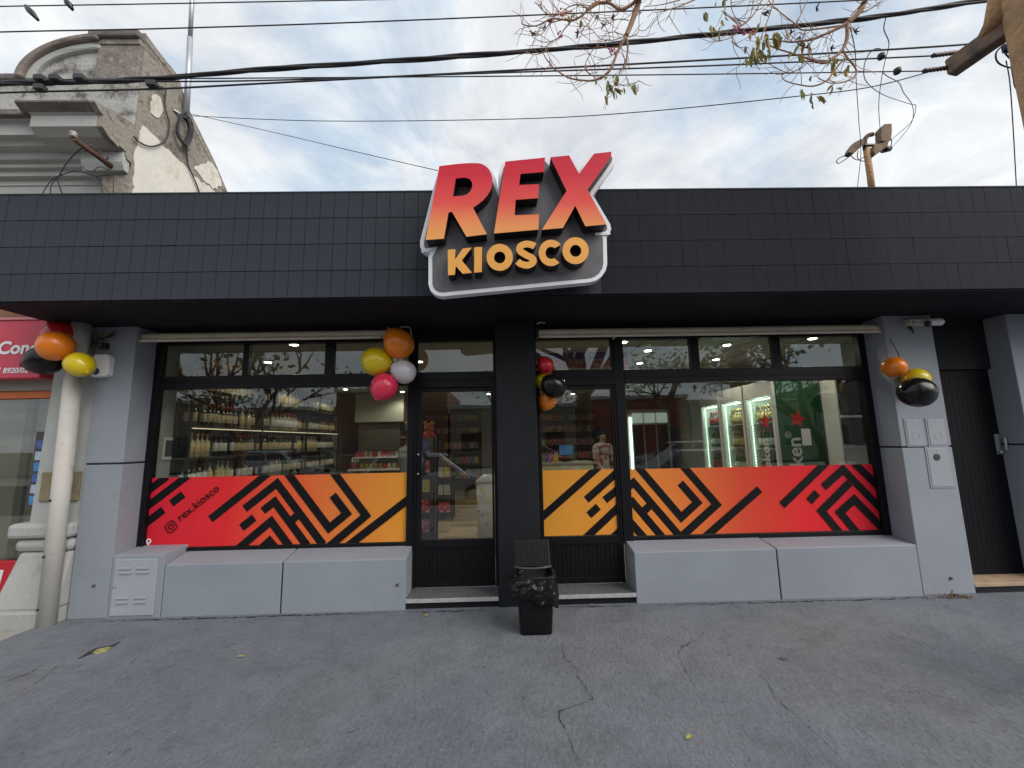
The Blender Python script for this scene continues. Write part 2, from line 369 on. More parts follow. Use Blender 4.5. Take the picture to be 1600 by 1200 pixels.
for pl in ([(108, 974), (166, 971), (250, 968.5), (440, 962.5), (633, 957)], [(634, 957), (783, 953.5)], [(866, 949), (995, 946.5)], [(995, 946.5), (1210, 941.5), (1330, 938), (1444, 934.5), (1526, 933)]): crack(pl, 0.030)
# broken patch with earth and weeds showing
hole = [atZ(x, y, 0) for x, y in [(122, 1030), (136, 1020.5), (150, 1013.5), (172, 1009.5), (188, 1003), (178, 1010), (166, 1016), (148, 1020)]]
MB().prism([(p.x, p.y) for p in hole], -0.01, 0.006, 'z').build('broken_patch', m_crack, walk)
hole2 = [atZ(x, y, 0) for x, y in [(144, 1021), (152, 1016), (168, 1012.5), (176, 1013), (166, 1018.5), (150, 1022)]]
MB().prism([(p.x, p.y) for p in hole2], 0.0, 0.009, 'z').build('exposed_earth', mat('earth', (0.34, 0.30, 0.13), 0.95, var=0.3, vscale=30, col2=(0.12, 0.16, 0.03), c2scale=25), walk)
m_leaf_y = mat('dry_leaf', (0.42, 0.36, 0.06), 0.7, var=0.3, vscale=40)
m_leaf_b = mat('brown_leaf', (0.16, 0.10, 0.05), 0.8, var=0.3, vscale=40)
for (px, py, sz, mm, lab) in [(666, 963, 0.05, m_leaf_y, 'yellow fallen leaf in front of the left door step'), (376, 1027, 0.045, m_leaf_y, 'yellow green leaf on the pavement below the left bench'), (1076, 1155, 0.042, m_leaf_y, 'yellow brown leaf lying near the bottom of the pavement'),
                         (750, 951, 0.03, m_leaf_b, 'small brown leaf against the left door step'), (924, 946, 0.03, m_leaf_y, 'tiny yellow leaf against the right door step'), (1224, 1031, 0.045, m_leaf_b, 'dark leaf lying on the pavement below the right bench')]:
    p = atZ(px, py, 0); b = MB(); a = random.uniform(0, 6)
    ring = [(0.0, -1), (0.38, -0.5), (0.42, 0.1), (0.2, 0.7), (0, 1), (-0.2, 0.7), (-0.42, 0.1), (-0.38, -0.5)]
    vs = [(p.x+sz*0.6*(x*math.cos(a)-y*math.sin(a)), p.y+sz*0.6*(x*math.sin(a)+y*math.cos(a)), gz(p.x, p.y)+0.008+sz*0.25*abs(x)+0.006*y*y) for x, y in ring]
    vs2 = [(x, y, z-0.002) for x, y, z in vs]
    b.add(vs+vs2, [tuple(range(8)), tuple(range(15, 7, -1))]+[(i, 8+i, 8+(i+1) % 8, (i+1) % 8) for i in range(8)]); b.build('fallen_leaf', mm, None, lab, 'leaf', 'leaves fallen on the pavement')
# dry litter heap at the foot of the right pier
b = MB(); p0 = atZ(1490, 934, 0)
for k in range(70):
    a = random.gauss(0, 0.085); x, y, z = p0.x+a, p0.y-abs(random.gauss(0, 0.02))+0.01, random.uniform(0.003, 0.05)*max(0.1, 1-abs(a)/0.16)
    d = Vector((random.uniform(-1, 1), random.uniform(-0.4, 0.4), random.uniform(-0.3, 0.5))).normalized()*random.uniform(0.012, 0.035)
    b.tube([(x, y, z), (x+d.x, y+d.y, max(0.002, z+d.z))], random.uniform(0.002, 0.006), 4)
b.build('litter_heap', m_leaf_b, None, 'small heap of dry brown litter at the foot of the right pier', 'litter')

# ------------------------------------------------------------------ the kiosk building
YG = 0.30                                   # glass plane; piers, benches and steps stand at y=0
YF = -0.75                                  # face of the canopy
ZS, ZT = 2.885, 3.885                       # soffit, top of fascia
shop = empty('kiosk_building', (0.1, 0.3, 0), 'black and grey single storey corner kiosk with wide tiled canopy', 'building')
TP_ = 0.1265
canopy = MB().prism([(YF+0.010, ZS), (YF+0.012, ZT-0.004), (-0.35, ZT-0.004), (-0.35, 3.55), (9.2, 3.55), (9.2, 3.1), (0.45, 3.1), (0.45, ZS)], -4.55, 7.6, 'x').build('canopy', m_grout, shop)
boxo('soffit', -4.546, 7.596, YF+0.016, 0.446, ZS-0.012, ZS-0.001, m_soffit, shop, 0)
tv2 = []
for k in range(4):
    b = MB(); q = [random.uniform(-0.0010, 0.0010) for _ in range(4)]; hw = TP_/2-0.0006; hh = 0.125-0.002
    b.hexa([(-hw, q[0], -hh), (hw, q[1], -hh), (hw, 0.014, -hh), (-hw, 0.014, -hh), (-hw, q[2], hh), (hw, q[3], hh), (hw, 0.014, hh), (-hw, 0.014, hh)]); tv2.append(b.mesh('tile', m_fascia_r))
boxo('coping', -4.555, 7.6, YF-0.004, -0.33, ZT-0.003, ZT+0.012, m_fascia, shop, 0.003)
# tiles of the left half, one by one
TP, TH = 0.1265, 0.25
tv = []
for k in range(4):
    b = MB(); j = 0.0022; hw = TP/2-j; hh = TH/2-0.003
    q = [random.uniform(-0.0016, 0.0016) for _ in range(4)]
    b.hexa([(-hw, q[0], -hh), (hw, q[1], -hh), (hw, 0.014, -hh), (-hw, 0.014, -hh), (-hw, q[2], hh), (hw, q[3], hh), (hw, 0.014, hh), (-hw, 0.014, hh)])
    tv.append(b.mesh('tile', m_fascia))
nt_ = 43
for r in range(4):
    for k in range(nt_):
        o = link('tile', tv[random.randrange(4)], canopy); o.location = (-4.55+TP*(k+0.5), YF+random.uniform(-0.001, 0.001), ZS+TH*(r+0.5))
xr = -4.55+TP*nt_
for r in range(4):      # right half: the upright joints are almost painted over
    for k in range(32):
        o = link('tile', tv2[random.randrange(4)], canopy); o.location = (xr+TP*(k+0.5), YF+0.001+random.uniform(-0.0006, 0.0006), ZS+TH*(r+0.5))
    MB().box(xr+32*TP+0.001, 7.6, YF+0.001, YF+0.014, ZS+TH*r+0.003, ZS+TH*(r+1)-0.003).build('cladding_course', m_fascia_r, canopy, bevel=0.003)
# side walls, back wall, ceiling, floor of the shop
m_iwall = mat('interior_wall', (0.38, 0.38, 0.35), 0.7, var=0.05)
m_iceil = mat('interior_ceiling', (0.40, 0.41, 0.38), 0.6, var=0.04)
boxo('wall', -4.35, -4.10, 0.36, 9.2, 0, 3.1, m_iwall, shop, 0)
boxo('wall', 4.56, 4.70, 0.36, 9.2, 0, 3.1, m_iwall, shop, 0)
boxo('wall', -4.1, 4.56, 9.0, 9.2, 0, 3.1, m_iwall, shop, 0)
boxo('wall', 4.70, 7.6, 0.40, 9.2, 0, 3.1, m_black, shop, 0)
ceil = boxo('ceiling', -4.1, 4.56, 0.36, 9.0, 2.82, 2.88, m_iceil, shop, 0); boxo('panel_backing', 1.8, 4.56, 0.365, 8.95, 2.8185, 2.8198, m_groove, shop, 0)
b = MB()
for k in range(8):
    o = MB().box(1.8+k*0.345, 2.127+k*0.345, 0.37, 8.9, 2.806, 2.819).build('ceiling_panel', m_iceil, ceil)
def wood_mat():
    m = mat('laminate_floor', (0.40, 0.29, 0.16), 0.35, var=0.25, vscale=3, col2=(0.30, 0.20, 0.10), c2scale=1.5); return m
floor = boxo('floor', -4.1, 4.56, 0.40, 9.0, 0.0, 0.085, m_groove, shop, 0)
m_wood = wood_mat(); m_wood2 = mat('laminate_floor_pale', (0.52, 0.40, 0.24), 0.35, var=0.2, vscale=4)
for r in range(34):
    y0 = 0.42+r*0.25
    for k in range(3):
        x0 = -2.4+k*1.4+(0.5 if r % 2 else 0)
        MB().box(x0, x0+1.396, y0, y0+0.247, 0.085, 0.092).build('floor_plank', random.choice((m_wood, m_wood2)), floor)

# piers with a black joint at mid height
def pier(x0, x1, y1, m=m_pier, split=1.455, label=None):
    p = MB().box(x0+0.006, x1-0.006, 0.008, y1-0.004, 0, ZS-0.013).build('pier', m_groove, shop, label)
    MB().box(x0, x1, 0, y1, 0, split-0.009).build('render_panel', m, p, bevel=0.006)
    MB().box(x0, x1, 0, y1, split+0.009, ZS-0.014).build('render_panel', m, p, bevel=0.006)
    return p
pier(-4.205, -3.838, 0.34)
pier(4.134, 4.665, 0.34)
pier(5.50, 7.5, 0.30)
MB().box(-0.085, 0.335, 0.0, 0.36, -0.01, ZS-0.014).build('central_pillar', m_black, shop, bevel=0.01)
MB().box(-0.0995, 0.3495, 0.33, 0.42, 0, ZS-0.014).build('central_pillar_back', m_black, shop)

# benches under the windows: rendered blocks with sloping tops
def bench(x0, x1, zf, zb, parent=shop, yb=0.345):
    return MB().hexa([(x0, 0, -0.02), (x1, 0, -0.02), (x1, yb, -0.02), (x0, yb, -0.02), (x0, 0, zf), (x1, 0, zf), (x1, yb, zb), (x0, yb, zb)]).build('window_bench', m_pier, parent, bevel=0.008)
bench(-3.325, -2.198, 0.473, 0.548); bench(-2.186, -0.995, 0.473, 0.548)
bench(1.266, 2.694, 0.477, 0.54); bench(2.706, 4.130, 0.482, 0.53)
for x in (-2.198, 2.694):
    MB().hexa([(x-0.002, 0.006, 0), (x+0.014, 0.006, 0), (x+0.014, 0.34, 0), (x-0.002, 0.34, 0), (x-0.002, 0.006, 0.46), (x+0.014, 0.006, 0.46), (x+0.014, 0.34, 0.525), (x-0.002, 0.34, 0.525)]).build('bench_joint', m_groove, shop)
# gas cabinet at the left end
gas = empty('gas_cabinet', (-3.58, 0.1, 0), 'grey metal gas cabinet with louvred door beside the left pier', 'cabinet')
MB().hexa([(-3.832, 0.0, -0.01), (-3.333, 0.0, -0.01), (-3.333, 0.345, -0.01), (-3.832, 0.345, -0.01), (-3.832, 0.0, 0.575), (-3.333, 0.0, 0.575), (-3.333, 0.345, 0.60), (-3.832, 0.345, 0.60)]).build('housing', m_pier, gas, bevel=0.006)
MB().box(-3.80, -3.395, -0.010, 0.004, 0.02, 0.535).build('cabinet_door', mat('cabinet_paint', (0.36, 0.385, 0.43), 0.45, var=0.05, bump=0.08, bscale=15), gas, bevel=0.005)
for x0 in (-3.75, -3.58):
    for z in (0.135, 0.175, 0.405, 0.445):
        MB().hexa([(x0, -0.0105, z), (x0+0.115, -0.0105, z), (x0+0.115, -0.008, z+0.022), (x0, -0.008, z+0.022), (x0, -0.022, z+0.002), (x0+0.115, -0.022, z+0.002), (x0+0.115, -0.0085, z+0.024), (x0, -0.0085, z+0.024)]).build('louvre', m_pier, gas)
MB().lathe([(0.010, 0), (0.010, 0.012), (0.004, 0.012)], 10, (-3.775, -0.022, 0.29), axis='y').build('lock', m_metal, gas)
# door steps
def step(x0, x1):
    st = MB().box(x0, x1, 0.03, 0.36, -0.01, 0.062).build('door_step', m_black, shop)
    MB().box(x0, x1, 0.004, 0.40, 0.062, 0.094).build('tread', m_granite, st, bevel=0.004)
    MB().box(x0, x1, -0.004, 0.006, 0.060, 0.0965).build('nosing', m_granite_e, st, bevel=0.002)
    MB().box(x0, x1, 0.300, 0.312, 0.094, 0.106).build('threshold_strip', m_white, st)
step(-0.993, -0.088); step(0.338, 1.264)
MB().box(4.668, 5.497, 0.02, 0.26, -0.01, 0.062).build('door_step', m_black, shop)
b = MB()
st = MB().box(4.668, 5.497, 0.0, 0.26, 0.062, 0.098).build('side_threshold', mat('terracotta_tile', (0.42, 0.30, 0.20), 0.6, var=0.2, vscale=8), shop, bevel=0.004)

# window and door frames -------------------------------------------------
def bar(p, x0, x1, z0, z1, y0=YG-0.03, y1=YG+0.035, name='frame_bar'): return MB().box(x0, x1, y0, y1, z0, z1).build(name, m_alu, p, bevel=0.003)
def pane(p, x0, x1, z0, z1, y=YG, name='pane', m=None): return MB().box(x0, x1, y-0.003, y+0.003, z0, z1).build(name, m or m_glass, p)
# header over everything, tall dark stiles
wl = MB().box(-3.836, -1.0, YG-0.045, YG+0.04, 2.735, ZS-0.014).build('shop_window', m_alu, shop, bevel=0.003, label='large left shop window with three transom panes above')
bar(wl, -3.836, -3.775, 0.50, 2.735, YG-0.05); bar(wl, -1.060, -0.990, 0.52, 2.735, YG-0.04)
bar(wl, -3.775, -1.060, 2.235, 2.375, YG-0.045); bar(wl, -3.775, -1.060, 2.29, 2.315, YG-0.052)
bar(wl, -3.775, -1.060, 0.50, 0.565); bar(wl, -2.893, -2.828, 2.375, 2.735); bar(wl, -1.990, -1.890, 2.375, 2.735)
for x0, x1 in ((-3.775, -2.893), (-2.828, -1.990), (-1.890, -1.060)): pane(wl, x0, x1, 2.375, 2.735)
pane(wl, -3.775, -1.060, 0.565, 2.235)
wr = MB().box(1.29, 4.13, YG-0.045, YG+0.04, 2.72, ZS-0.014).build('shop_window', m_alu, shop, bevel=0.003, label='large right shop window with three transom panes above')
bar(wr, 4.055, 4.131, 0.48, 2.72, YG-0.05); bar(wr, 1.245, 1.352, 0.50, 2.72, YG-0.04)
bar(wr, 1.352, 4.055, 2.215, 2.365, YG-0.045); bar(wr, 1.352, 4.055, 2.27, 2.295, YG-0.052)
bar(wr, 1.352, 4.055, 0.49, 0.565); bar(wr, 2.122, 2.222, 2.365, 2.72); bar(wr, 3.070, 3.162, 2.365, 2.72)
for x0, x1 in ((1.290+0.062, 2.122), (2.222, 3.070), (3.162, 4.055)): pane(wr, x0, x1, 2.365, 2.72)
pane(wr, 1.352, 4.055, 0.565, 2.215)
def door(x0, x1, gx0, gx1, handle, label):
    d = MB().box(x0, x1, YG-0.04, YG+0.04, 2.725, ZS-0.014).build('entrance_door', m_alu, shop, bevel=0.003, label=label)
    bar(d, x0, x1, 2.20, 2.375, YG-0.045); bar(d, x0, x1, 2.28, 2.30, YG-0.055)
    bar(d, x0, x0+0.028, 0.106, 2.725); bar(d, x1-0.028, x1, 0.106, 2.725)
    pane(d, x0+0.028, x1-0.028, 2.375, 2.725, name='transom_pane')
    lf = MB().box(x0+0.032, gx0, YG-0.025, YG+0.025, 0.11, 2.195).build('door_leaf', m_alu, d, bevel=0.003)
    for (a, b_, c, e) in ((gx1, x1-0.032, 0.11, 2.195), (gx0, gx1, 2.155, 2.195), (gx0, gx1, 0.50, 0.582), (gx0, gx1, 0.11, 0.17)): bar(d, a, b_, c, e, YG-0.025, YG+0.025, 'leaf_rail')
    n = 17; wdt = (gx1-gx0)/n
    for k in range(n): MB().box(gx0+k*wdt, gx0+(k+0.72)*wdt, YG-0.012, YG+0.01, 0.17, 0.50).build('kick_slat', m_alu, d)
    MB().box(gx0, gx1, YG-0.006, YG+0.006, 0.17, 0.50).build('kick_panel', m_alu, d)
    pane(d, gx0, gx1, 0.582, 2.155, name='door_pane')
    if handle:
        MB().tube([(handle, YG-0.03, 1.47), (handle, YG-0.07, 1.46), (handle, YG-0.07, 1.28), (handle, YG-0.03, 1.27)], 0.012, 8).box(handle-0.022, handle+0.022, YG-0.036, YG-0.026, 1.24, 1.50).build('door_handle', m_dark, d)
        for z in (1.475, 1.27): MB().lathe([(0.009, 0), (0.009, -0.004), (0.004, -0.007)], 10, (handle-0.055, YG-0.026, z), axis='y').build('screw_cap', m_white, d)
    return d
door(-0.988, -0.090, -0.905, -0.145, -0.885, 'left glazed entrance door with clear pane and black handle')
door(0.340, 1.244, 0.402, 1.190, None, 'right glazed door with orange striped decal')

# printed vinyl on the lower glass: gradient sheet with black stripes -------
RED, MIDR, ORG = (0.82, 0.030, 0.035), (0.86, 0.13, 0.045), (0.86, 0.35, 0.04)
m_vin_l = gradmat('vinyl_left', [(0.0, (0.74, 0.02, 0.045)), (0.30, RED), (0.55, MIDR), (0.78, (0.82, 0.25, 0.05)), (1.0, ORG)], 0, -3.78, -1.05)
m_vin_d = gradmat('vinyl_door', [(0.0, (0.80, 0.36, 0.045)), (1.0, (0.88, 0.33, 0.05))], 0, 0.4, 1.19)
m_vin_r = gradmat('vinyl_right', [(0.0, (0.88, 0.32, 0.05)), (0.22, (0.88, 0.22, 0.05)), (0.45, (0.80, 0.09, 0.045)), (0.7, RED), (1.0, (0.76, 0.02, 0.045))], 0, 1.35, 4.06)
m_vin_k = mat('vinyl_black', (0.007, 0.007, 0.008), 0.5, var=0.1, spec=0.2)
YV = YG-0.006
def clip(poly, x0, x1, z0, z1):
    for ax, lim, sg in ((0, x0, 1), (0, x1, -1), (1, z0, 1), (1, z1, -1)):
        o = []
        for i in range(len(poly)):
            a, b_ = poly[i-1], poly[i]; da, db = sg*(a[ax]-lim), sg*(b_[ax]-lim)
            if (da >= 0) != (db >= 0):
                t = da/(da-db); o.append((a[0]+(b_[0]-a[0])*t, a[1]+(b_[1]-a[1])*t))
            if db >= 0: o.append(b_)
        poly = o
        if len(poly) < 3: return []
    return poly
def stripe(parent, rect, pts, wd, order):
    """mitred band through points (x,z), cut to the sheet; a flat print a hair in front of it"""
    P = [Vector(p) for p in pts]; n = len(P); off = []
    for i in range(n):
        d1 = (P[i]-P[i-1]).normalized() if i else None; d2 = (P[i+1]-P[i]).normalized() if i < n-1 else None
        if d1 is None: q = Vector((-d2.y, d2.x))*wd/2
        elif d2 is None: q = Vector((-d1.y, d1.x))*wd/2
        else:
            n1, n2 = Vector((-d1.y, d1.x)), Vector((-d2.y, d2.x)); h = (n1+n2).normalized(); q = h*(wd/2/max(0.3, h.dot(n1)))
        off.append(q)
    b = MB(); y = YV-0.0012-0.0006*order; k = 0
    for i in range(n-1):
        quad = [P[i]+off[i], P[i]-off[i], P[i+1]-off[i+1], P[i+1]+off[i+1]]
        c = clip([(p.x, p.y) for p in quad], *rect)
        if len(c) >= 3:
            b.add([(p[0], y-0.0002*k, p[1]) for p in c], [tuple(range(len(c)))]); k += 1
    if b.v:
        me = b.mesh('stripe', m_vin_k); link('stripe', me, parent)
def crop(ox, oy, sc):
    def f(u, v):
        p = at(ox+u/sc, oy+v/sc, YV); return (p.x, p.z)
    return f
cA, cB, cC = crop(220, 730, 7.273), crop(430, 730, 7.273), crop(840, 725, 7.273)
cD, cE = crop(1040, 720, 8.889), crop(1200, 715, 8.0)
def decal(rect, m, label):
    d = MB().box(rect[0], rect[1], YV-0.0004, YV+0.0004, rect[2], rect[3]).build('window_decal', m, shop, label); return d
WS = 0.082
rl = (-3.772, -1.064, 0.570, 1.285); dl = decal(rl, m_vin_l, 'red to orange decal with black stripes on left window')
for i, pl in enumerate([[cA(60, 285), cA(300, 105)], [cA(40, 472), cA(540, 92)], [cA(348, 412), cA(485, 307)], [cA(40, 650), cA(260, 483)], [cA(793, 590), cA(1460, 60)],
                        [cA(1182, 472), cA(1550, 182), cB(545, 880)], [cA(1388, 495), cA(1522, 390), cB(365, 893)], [cB(150, 640), cB(300, 505)], [cA(1110, 925), cA(1483, 612), cB(170, 905)], [cA(1300, 985), cA(1465, 838), cA(1600, 1000)], [cA(1148, 685), cA(1293, 570)],
                        [cB(130, 45), cB(615, 690), cB(815, 525), cB(657, 315)], [cB(640, 20), cB(1035, 548), cB(620, 895)], [cB(1560, 330), cB(820, 900)]]): stripe(dl, rl, pl, WS, i)
rd = (0.402, 1.190, 0.588, 1.275); dd = decal(rd, m_vin_d, 'orange decal with black stripes on right door')
for i, pl in enumerate([[cC(0, 648), cC(720, 8)], [cC(552, 407), cC(920, 80)], [cC(762, 412), cC(920, 280)], [cC(582, 582), cC(690, 483)], [cC(500, 885), cC(940, 470)], [cC(790, 900), cC(960, 740)]]): stripe(dd, rd, pl, WS*0.98, i)
rr = (1.352, 4.055, 0.570, 1.268); dr = decal(rr, m_vin_r, 'orange to red decal with black stripes on right window')
for i, pl in enumerate([[cC(960, 321), cC(1090, 211), cC(1640, 850)], [cC(960, 523), cC(1078, 430), cC(1430, 848)], [cC(1190, 550), cC(1300, 450)], [cC(960, 774), cC(1078, 688), cC(1220, 850)],
                        [cC(1110, -5), cD(216, 785), cD(440, 578), cD(203, 307)], [cD(215, 40), cD(708, 606), cD(210, 1060)], [cD(1305, 393), cD(550, 1056)],
                        [cE(172, 594), cE(740, 45)], [cE(510, 548), cE(612, 437)], [cE(690, 367), cE(935, 148), cE(1460, 695)], [cE(1018, 312), cE(665, 665), cE(930, 985)], [cE(1145, 985), cE(895, 682), cE(1075, 520), cE(1460, 920)], [cE(1055, 45), cE(1410, 400)]]): stripe(dr, rr, pl, WS, i)
# handle name and camera glyph, location pin
a0, a1 = cA(455, 618), cA(905, 255); ang = math.atan2(a1[1]-a0[1], a1[0]-a0[0])
me = text_mesh('rex.kiosco', 0.118, bold=0.0012, extra=1.04)
wdt = max(v.co.x for v in me.vertices); sc = math.hypot(a1[0]-a0[0], a1[1]-a0[1])/wdt
me.materials.clear(); me.materials.append(m_vin_k)
me.transform(Matrix.Translation((a0[0], YV-0.012, a0[1])) @ Matrix.Rotation(-ang, 4, 'Y') @ Matrix.Scale(sc, 4) @ Matrix.Rotation(PI/2, 4, 'X')); link('lettering', me, dl)
def rrect(w_, h_, r, n=5):
    o = []
    for cx, cy, a in ((w_/2-r, h_/2-r, 0), (-w_/2+r, h_/2-r, 90), (-w_/2+r, -h_/2+r, 180), (w_/2-r, -h_/2+r, 270)):
        for k in range(n+1): t = math.radians(a+90*k/n); o.append((cx+r*math.cos(t), cy+r*math.sin(t)))
    return o
def circ(r, n=20, c=(0, 0)): return [(c[0]+r*math.cos(2*PI*k/n), c[1]+r*math.sin(2*PI*k/n)) for k in range(n)]
g0 = cA(352, 673); b = MB()
rotp = lambda l: [(g0[0]+x*math.cos(ang)-z*math.sin(ang), g0[1]+x*math.sin(ang)+z*math.cos(ang)) for x, z in l]
b.prism(rotp(rrect(0.112, 0.112, 0.032)), YV-0.0125, YV-0.0115, holes=[rotp(rrect(0.094, 0.094, 0.024))])
b.prism(rotp(circ(0.029)), YV-0.0125, YV-0.0115, holes=[rotp(circ(0.019))]); b.prism(rotp(circ(0.006, 10, (0.033, 0.033))), YV-0.0125, YV-0.0115)
b.build('camera_glyph', m_vin_k, dl)
g1 = cA(100, 842)
MB().prism([(g1[0]+x, g1[1]+z+0.004) for x, z in circ(0.027)], YV-0.0125, YV-0.0115, holes=[[(g1[0]+x, g1[1]+z+0.004) for x, z in circ(0.012)]]).prism([(g1[0]-0.018, g1[1]-0.017), (g1[0], g1[1]-0.042), (g1[0]+0.018, g1[1]-0.017)], YV-0.0124, YV-0.0116).build('pin_glyph', m_white, dl)

# side door on the right
sdr = MB().box(4.665, 5.497, 0.245, 0.30, 0.098, 2.30).build('side_door', mat('side_door_black', (0.006, 0.006, 0.009), 0.6, spec=0.15), shop, bevel=0.003, label='plain black side door with steel handle')
for k in range(14): MB().box(4.70+k*0.055, 4.752+k*0.055, 0.242, 0.2465, 0.16, 2.24).build('door_slat', MATS['side_door_black'], sdr)
MB().box(4.665, 5.497, 0.21, 0.30, 2.30, ZS-0.014).build('door_lintel', mat('lintel_grey', (0.018, 0.018, 0.022), 0.7, spec=0.2), shop)
p = at(1561, 694, 0.22)
MB().box(p.x-0.028, p.x+0.022, 0.222, 0.234, p.z-0.11, p.z+0.11).tube([(p.x+0.01, 0.225, p.z+0.075), (p.x+0.015, 0.17, p.z+0.07), (p.x+0.015, 0.17, p.z-0.06), (p.x+0.01, 0.225, p.z-0.065)], 0.011, 8).lathe([(0.016, 0), (0.016, -0.03), (0.01, -0.034)], 12, (p.x-0.012, 0.224, p.z-0.085), axis='y').build('door_handle', m_metal, sdr)

# ------------------------------------------------------------------ sign
sgn = empty('shop_sign', (0.1, -0.9, 3.0), 'raised letter sign reading REX KIOSCO on grey board with white rim', 'sign')
YB, YL = -0.93, -1.055
def zs(u, v, Y=YL): p = at(640+u/4.615, 220+v/4.615, Y); return (p.x, p.z)
def inset(poly, d):
    n = len(poly); ar = sum(poly[i][0]*poly[(i+1) % n][1]-poly[(i+1) % n][0]*poly[i][1] for i in range(n)); sg = 1 if ar > 0 else -1; o = []
    for i in range(n):
        a, b_, c = Vector(poly[i-1]), Vector(poly[i]), Vector(poly[(i+1) % n]); d1, d2 = (b_-a).normalized(), (c-b_).normalized()
        n1, n2 = Vector((-d1.y, d1.x))*sg, Vector((-d2.y, d2.x))*sg; h = n1+n2
        if h.length < 1e-6: h = n1
        h.normalize(); o.append(tuple(b_+h*(d/max(0.45, h.dot(n1)))))
    return o
outl = [(205, 205), (225, 188), (510, 160), (560, 178), (600, 225), (625, 285), (638, 352), (640, 240), (650, 190), (668, 160), (695, 146), (985, 120), (1012, 148), (1020, 125), (1150, 105), (1185, 135), (1222, 215), (1285, 118), (1320, 97), (1455, 84), (1483, 104), (1490, 135), (1480, 168), (1322, 390), (1446, 600), (1454, 635), (1444, 662), (1415, 684), (1421, 700), (1425, 890), (1414, 935), (1385, 978), (1345, 1006), (1300, 1019), (228, 1122), (185, 1110), (150, 1080), (136, 1035), (136, 832), (150, 806), (115, 808), (88, 792), (76, 762), (76, 725)]
ob = [zs(u, v, YB) for u, v in outl]
m_rim = mat('sign_white_acrylic', (0.86, 0.85, 0.90), 0.4, var=0.03)
bd = MB().prism(ob, YB, YB+0.075).build('backboard', m_rim, sgn)
m_face = mat('sign_grey_face', (0.150, 0.145, 0.158), 0.45, var=0.15, vscale=6, spec=0.3)
MB().prism(inset(ob, 0.034), YB-0.004, YB+0.002).build('face_panel', m_face, sgn)
MB().box(-0.55, 0.85, YB+0.07, YF+0.02, 3.15, 3.22).box(-0.55, 0.85, YB+0.07, YF+0.02, 3.55, 3.62).build('bracket', m_dark, sgn)
for a, b_ in (((88, 800), (196, 775)), ((1445, 668), (1338, 676))):
    (xa, za), (xb, zb) = zs(*a, YB), zs(*b_, YB)
    MB().prism([(xa, za-0.014), (xb, zb-0.012), (xb, zb+0.012), (xa, za+0.014)] if xa < xb else [(xb, zb-0.012), (xa, za-0.014), (xa, za+0.014), (xb, zb+0.012)], YB-0.010, YB-0.004).build('rim_return', m_rim, sgn)
zt, zb_ = zs(800, 100)[1], zs(800, 690)[1]
m_rex = gradmat('rex_letter_face', [(0.0, (0.90, 0.40, 0.13)), (0.14, (0.90, 0.33, 0.12)), (0.40, (0.82, 0.10, 0.085)), (0.75, (0.64, 0.030, 0.055)), (1.0, (0.58, 0.022, 0.05))], 2, zb_, zt, 0.5)
m_kio = mat('kiosco_letter_face', (0.85, 0.40, 0.075), 0.5, var=0.04)
m_side = mat('letter_side_black', (0.012, 0.012, 0.014), 0.5)
def letter(outer, holes, m, y0=YL, y1=YB-0.005):
    o = MB().prism(outer, y0, y0+0.004, holes=holes).build('letter', m, sgn)
    MB().prism(inset(outer, 0.0015), y0+0.004, y1, holes=holes).build('letter_side', m_side, o)
fz = lambda u, v: zs((650-640+u/6.857)*4.615, (225-220+v/6.857)*4.615)
Rarc = [(250, 236), (450, 212), (560, 204), (640, 204), (690, 209), (740, 232), (780, 268), (808, 318), (820, 375), (818, 430), (800, 490), (765, 550), (720, 600), (665, 645), (610, 682), (760, 966), (540, 993), (385, 724), (348, 734), (298, 1014), (103, 1028)]
Rh = [(425, 370), (480, 362), (530, 360), (570, 372), (595, 398), (604, 432), (598, 470), (580, 508), (550, 537), (510, 553), (395, 562)]
letter([fz(*p) for p in Rarc], [[fz(*p) for p in Rh]], m_rex)
letter([zs(*p) for p in [(690, 150), (976, 120), (970, 224), (800, 239), (790, 319), (935, 312), (926, 413), (765, 425), (757, 537), (934, 530), (929, 640), (608, 668)]], [], m_rex)
letter([zs(*p) for p in [(1015, 118), (1150, 105), (1222, 238), (1330, 92), (1456, 78), (1453, 112), (1283, 352), (1420, 602), (1268, 616), (1195, 467), (1105, 628), (953, 641), (1132, 362)]], [], m_rex)
letter([zs(*p) for p in [(275, 785), (330, 782), (328, 855), (385, 776), (448, 770), (376, 862), (450, 951), (382, 958), (332, 902), (326, 965), (277, 970)]], [], m_kio)
letter([zs(*p) for p in [(467, 768), (523, 765), (521, 945), (465, 951)]], [], m_kio)
def el(cx, cy, rx, ry, n=36, a0=0, a1=360): return [(cx+rx*math.cos(math.radians(a0+(a1-a0)*k/n)), cy+ry*math.sin(math.radians(a0+(a1-a0)*k/n))) for k in range(n+(a1-a0 != 360))]
for cx, cy in ((650, 840), (1197, 792)): letter([zs(*p) for p in el(cx, cy, 95, 97)], [[zs(*p) for p in el(cx, cy+1, 41, 43)]], m_kio)
cc = (1020, 808)
letter([zs(*p) for p in el(*cc, 89, 95, 30, 47, 322)+el(*cc, 40, 44, 24, 310, 58)], [], m_kio)
# S as a band along its spine
sp = smooth([(902, 762, 0), (880, 750, 0), (842, 744, 0), (800, 760, 0), (796, 792, 0), (838, 822, 0), (884, 846, 0), (892, 872, 0), (866, 893, 0), (836, 896, 0), (800, 886, 0), (778, 868, 0)], 5); lf, rt = [], []
for i, p in enumerate(sp):
    d = (sp[min(i+1, len(sp)-1)]-sp[max(i-1, 0)]).normalized(); q = Vector((-d.y, d.x, 0))*24; lf.append(p+q); rt.append(p-q)
letter([zs(p.x, p.y) for p in lf+rt[::-1]], [], m_kio)

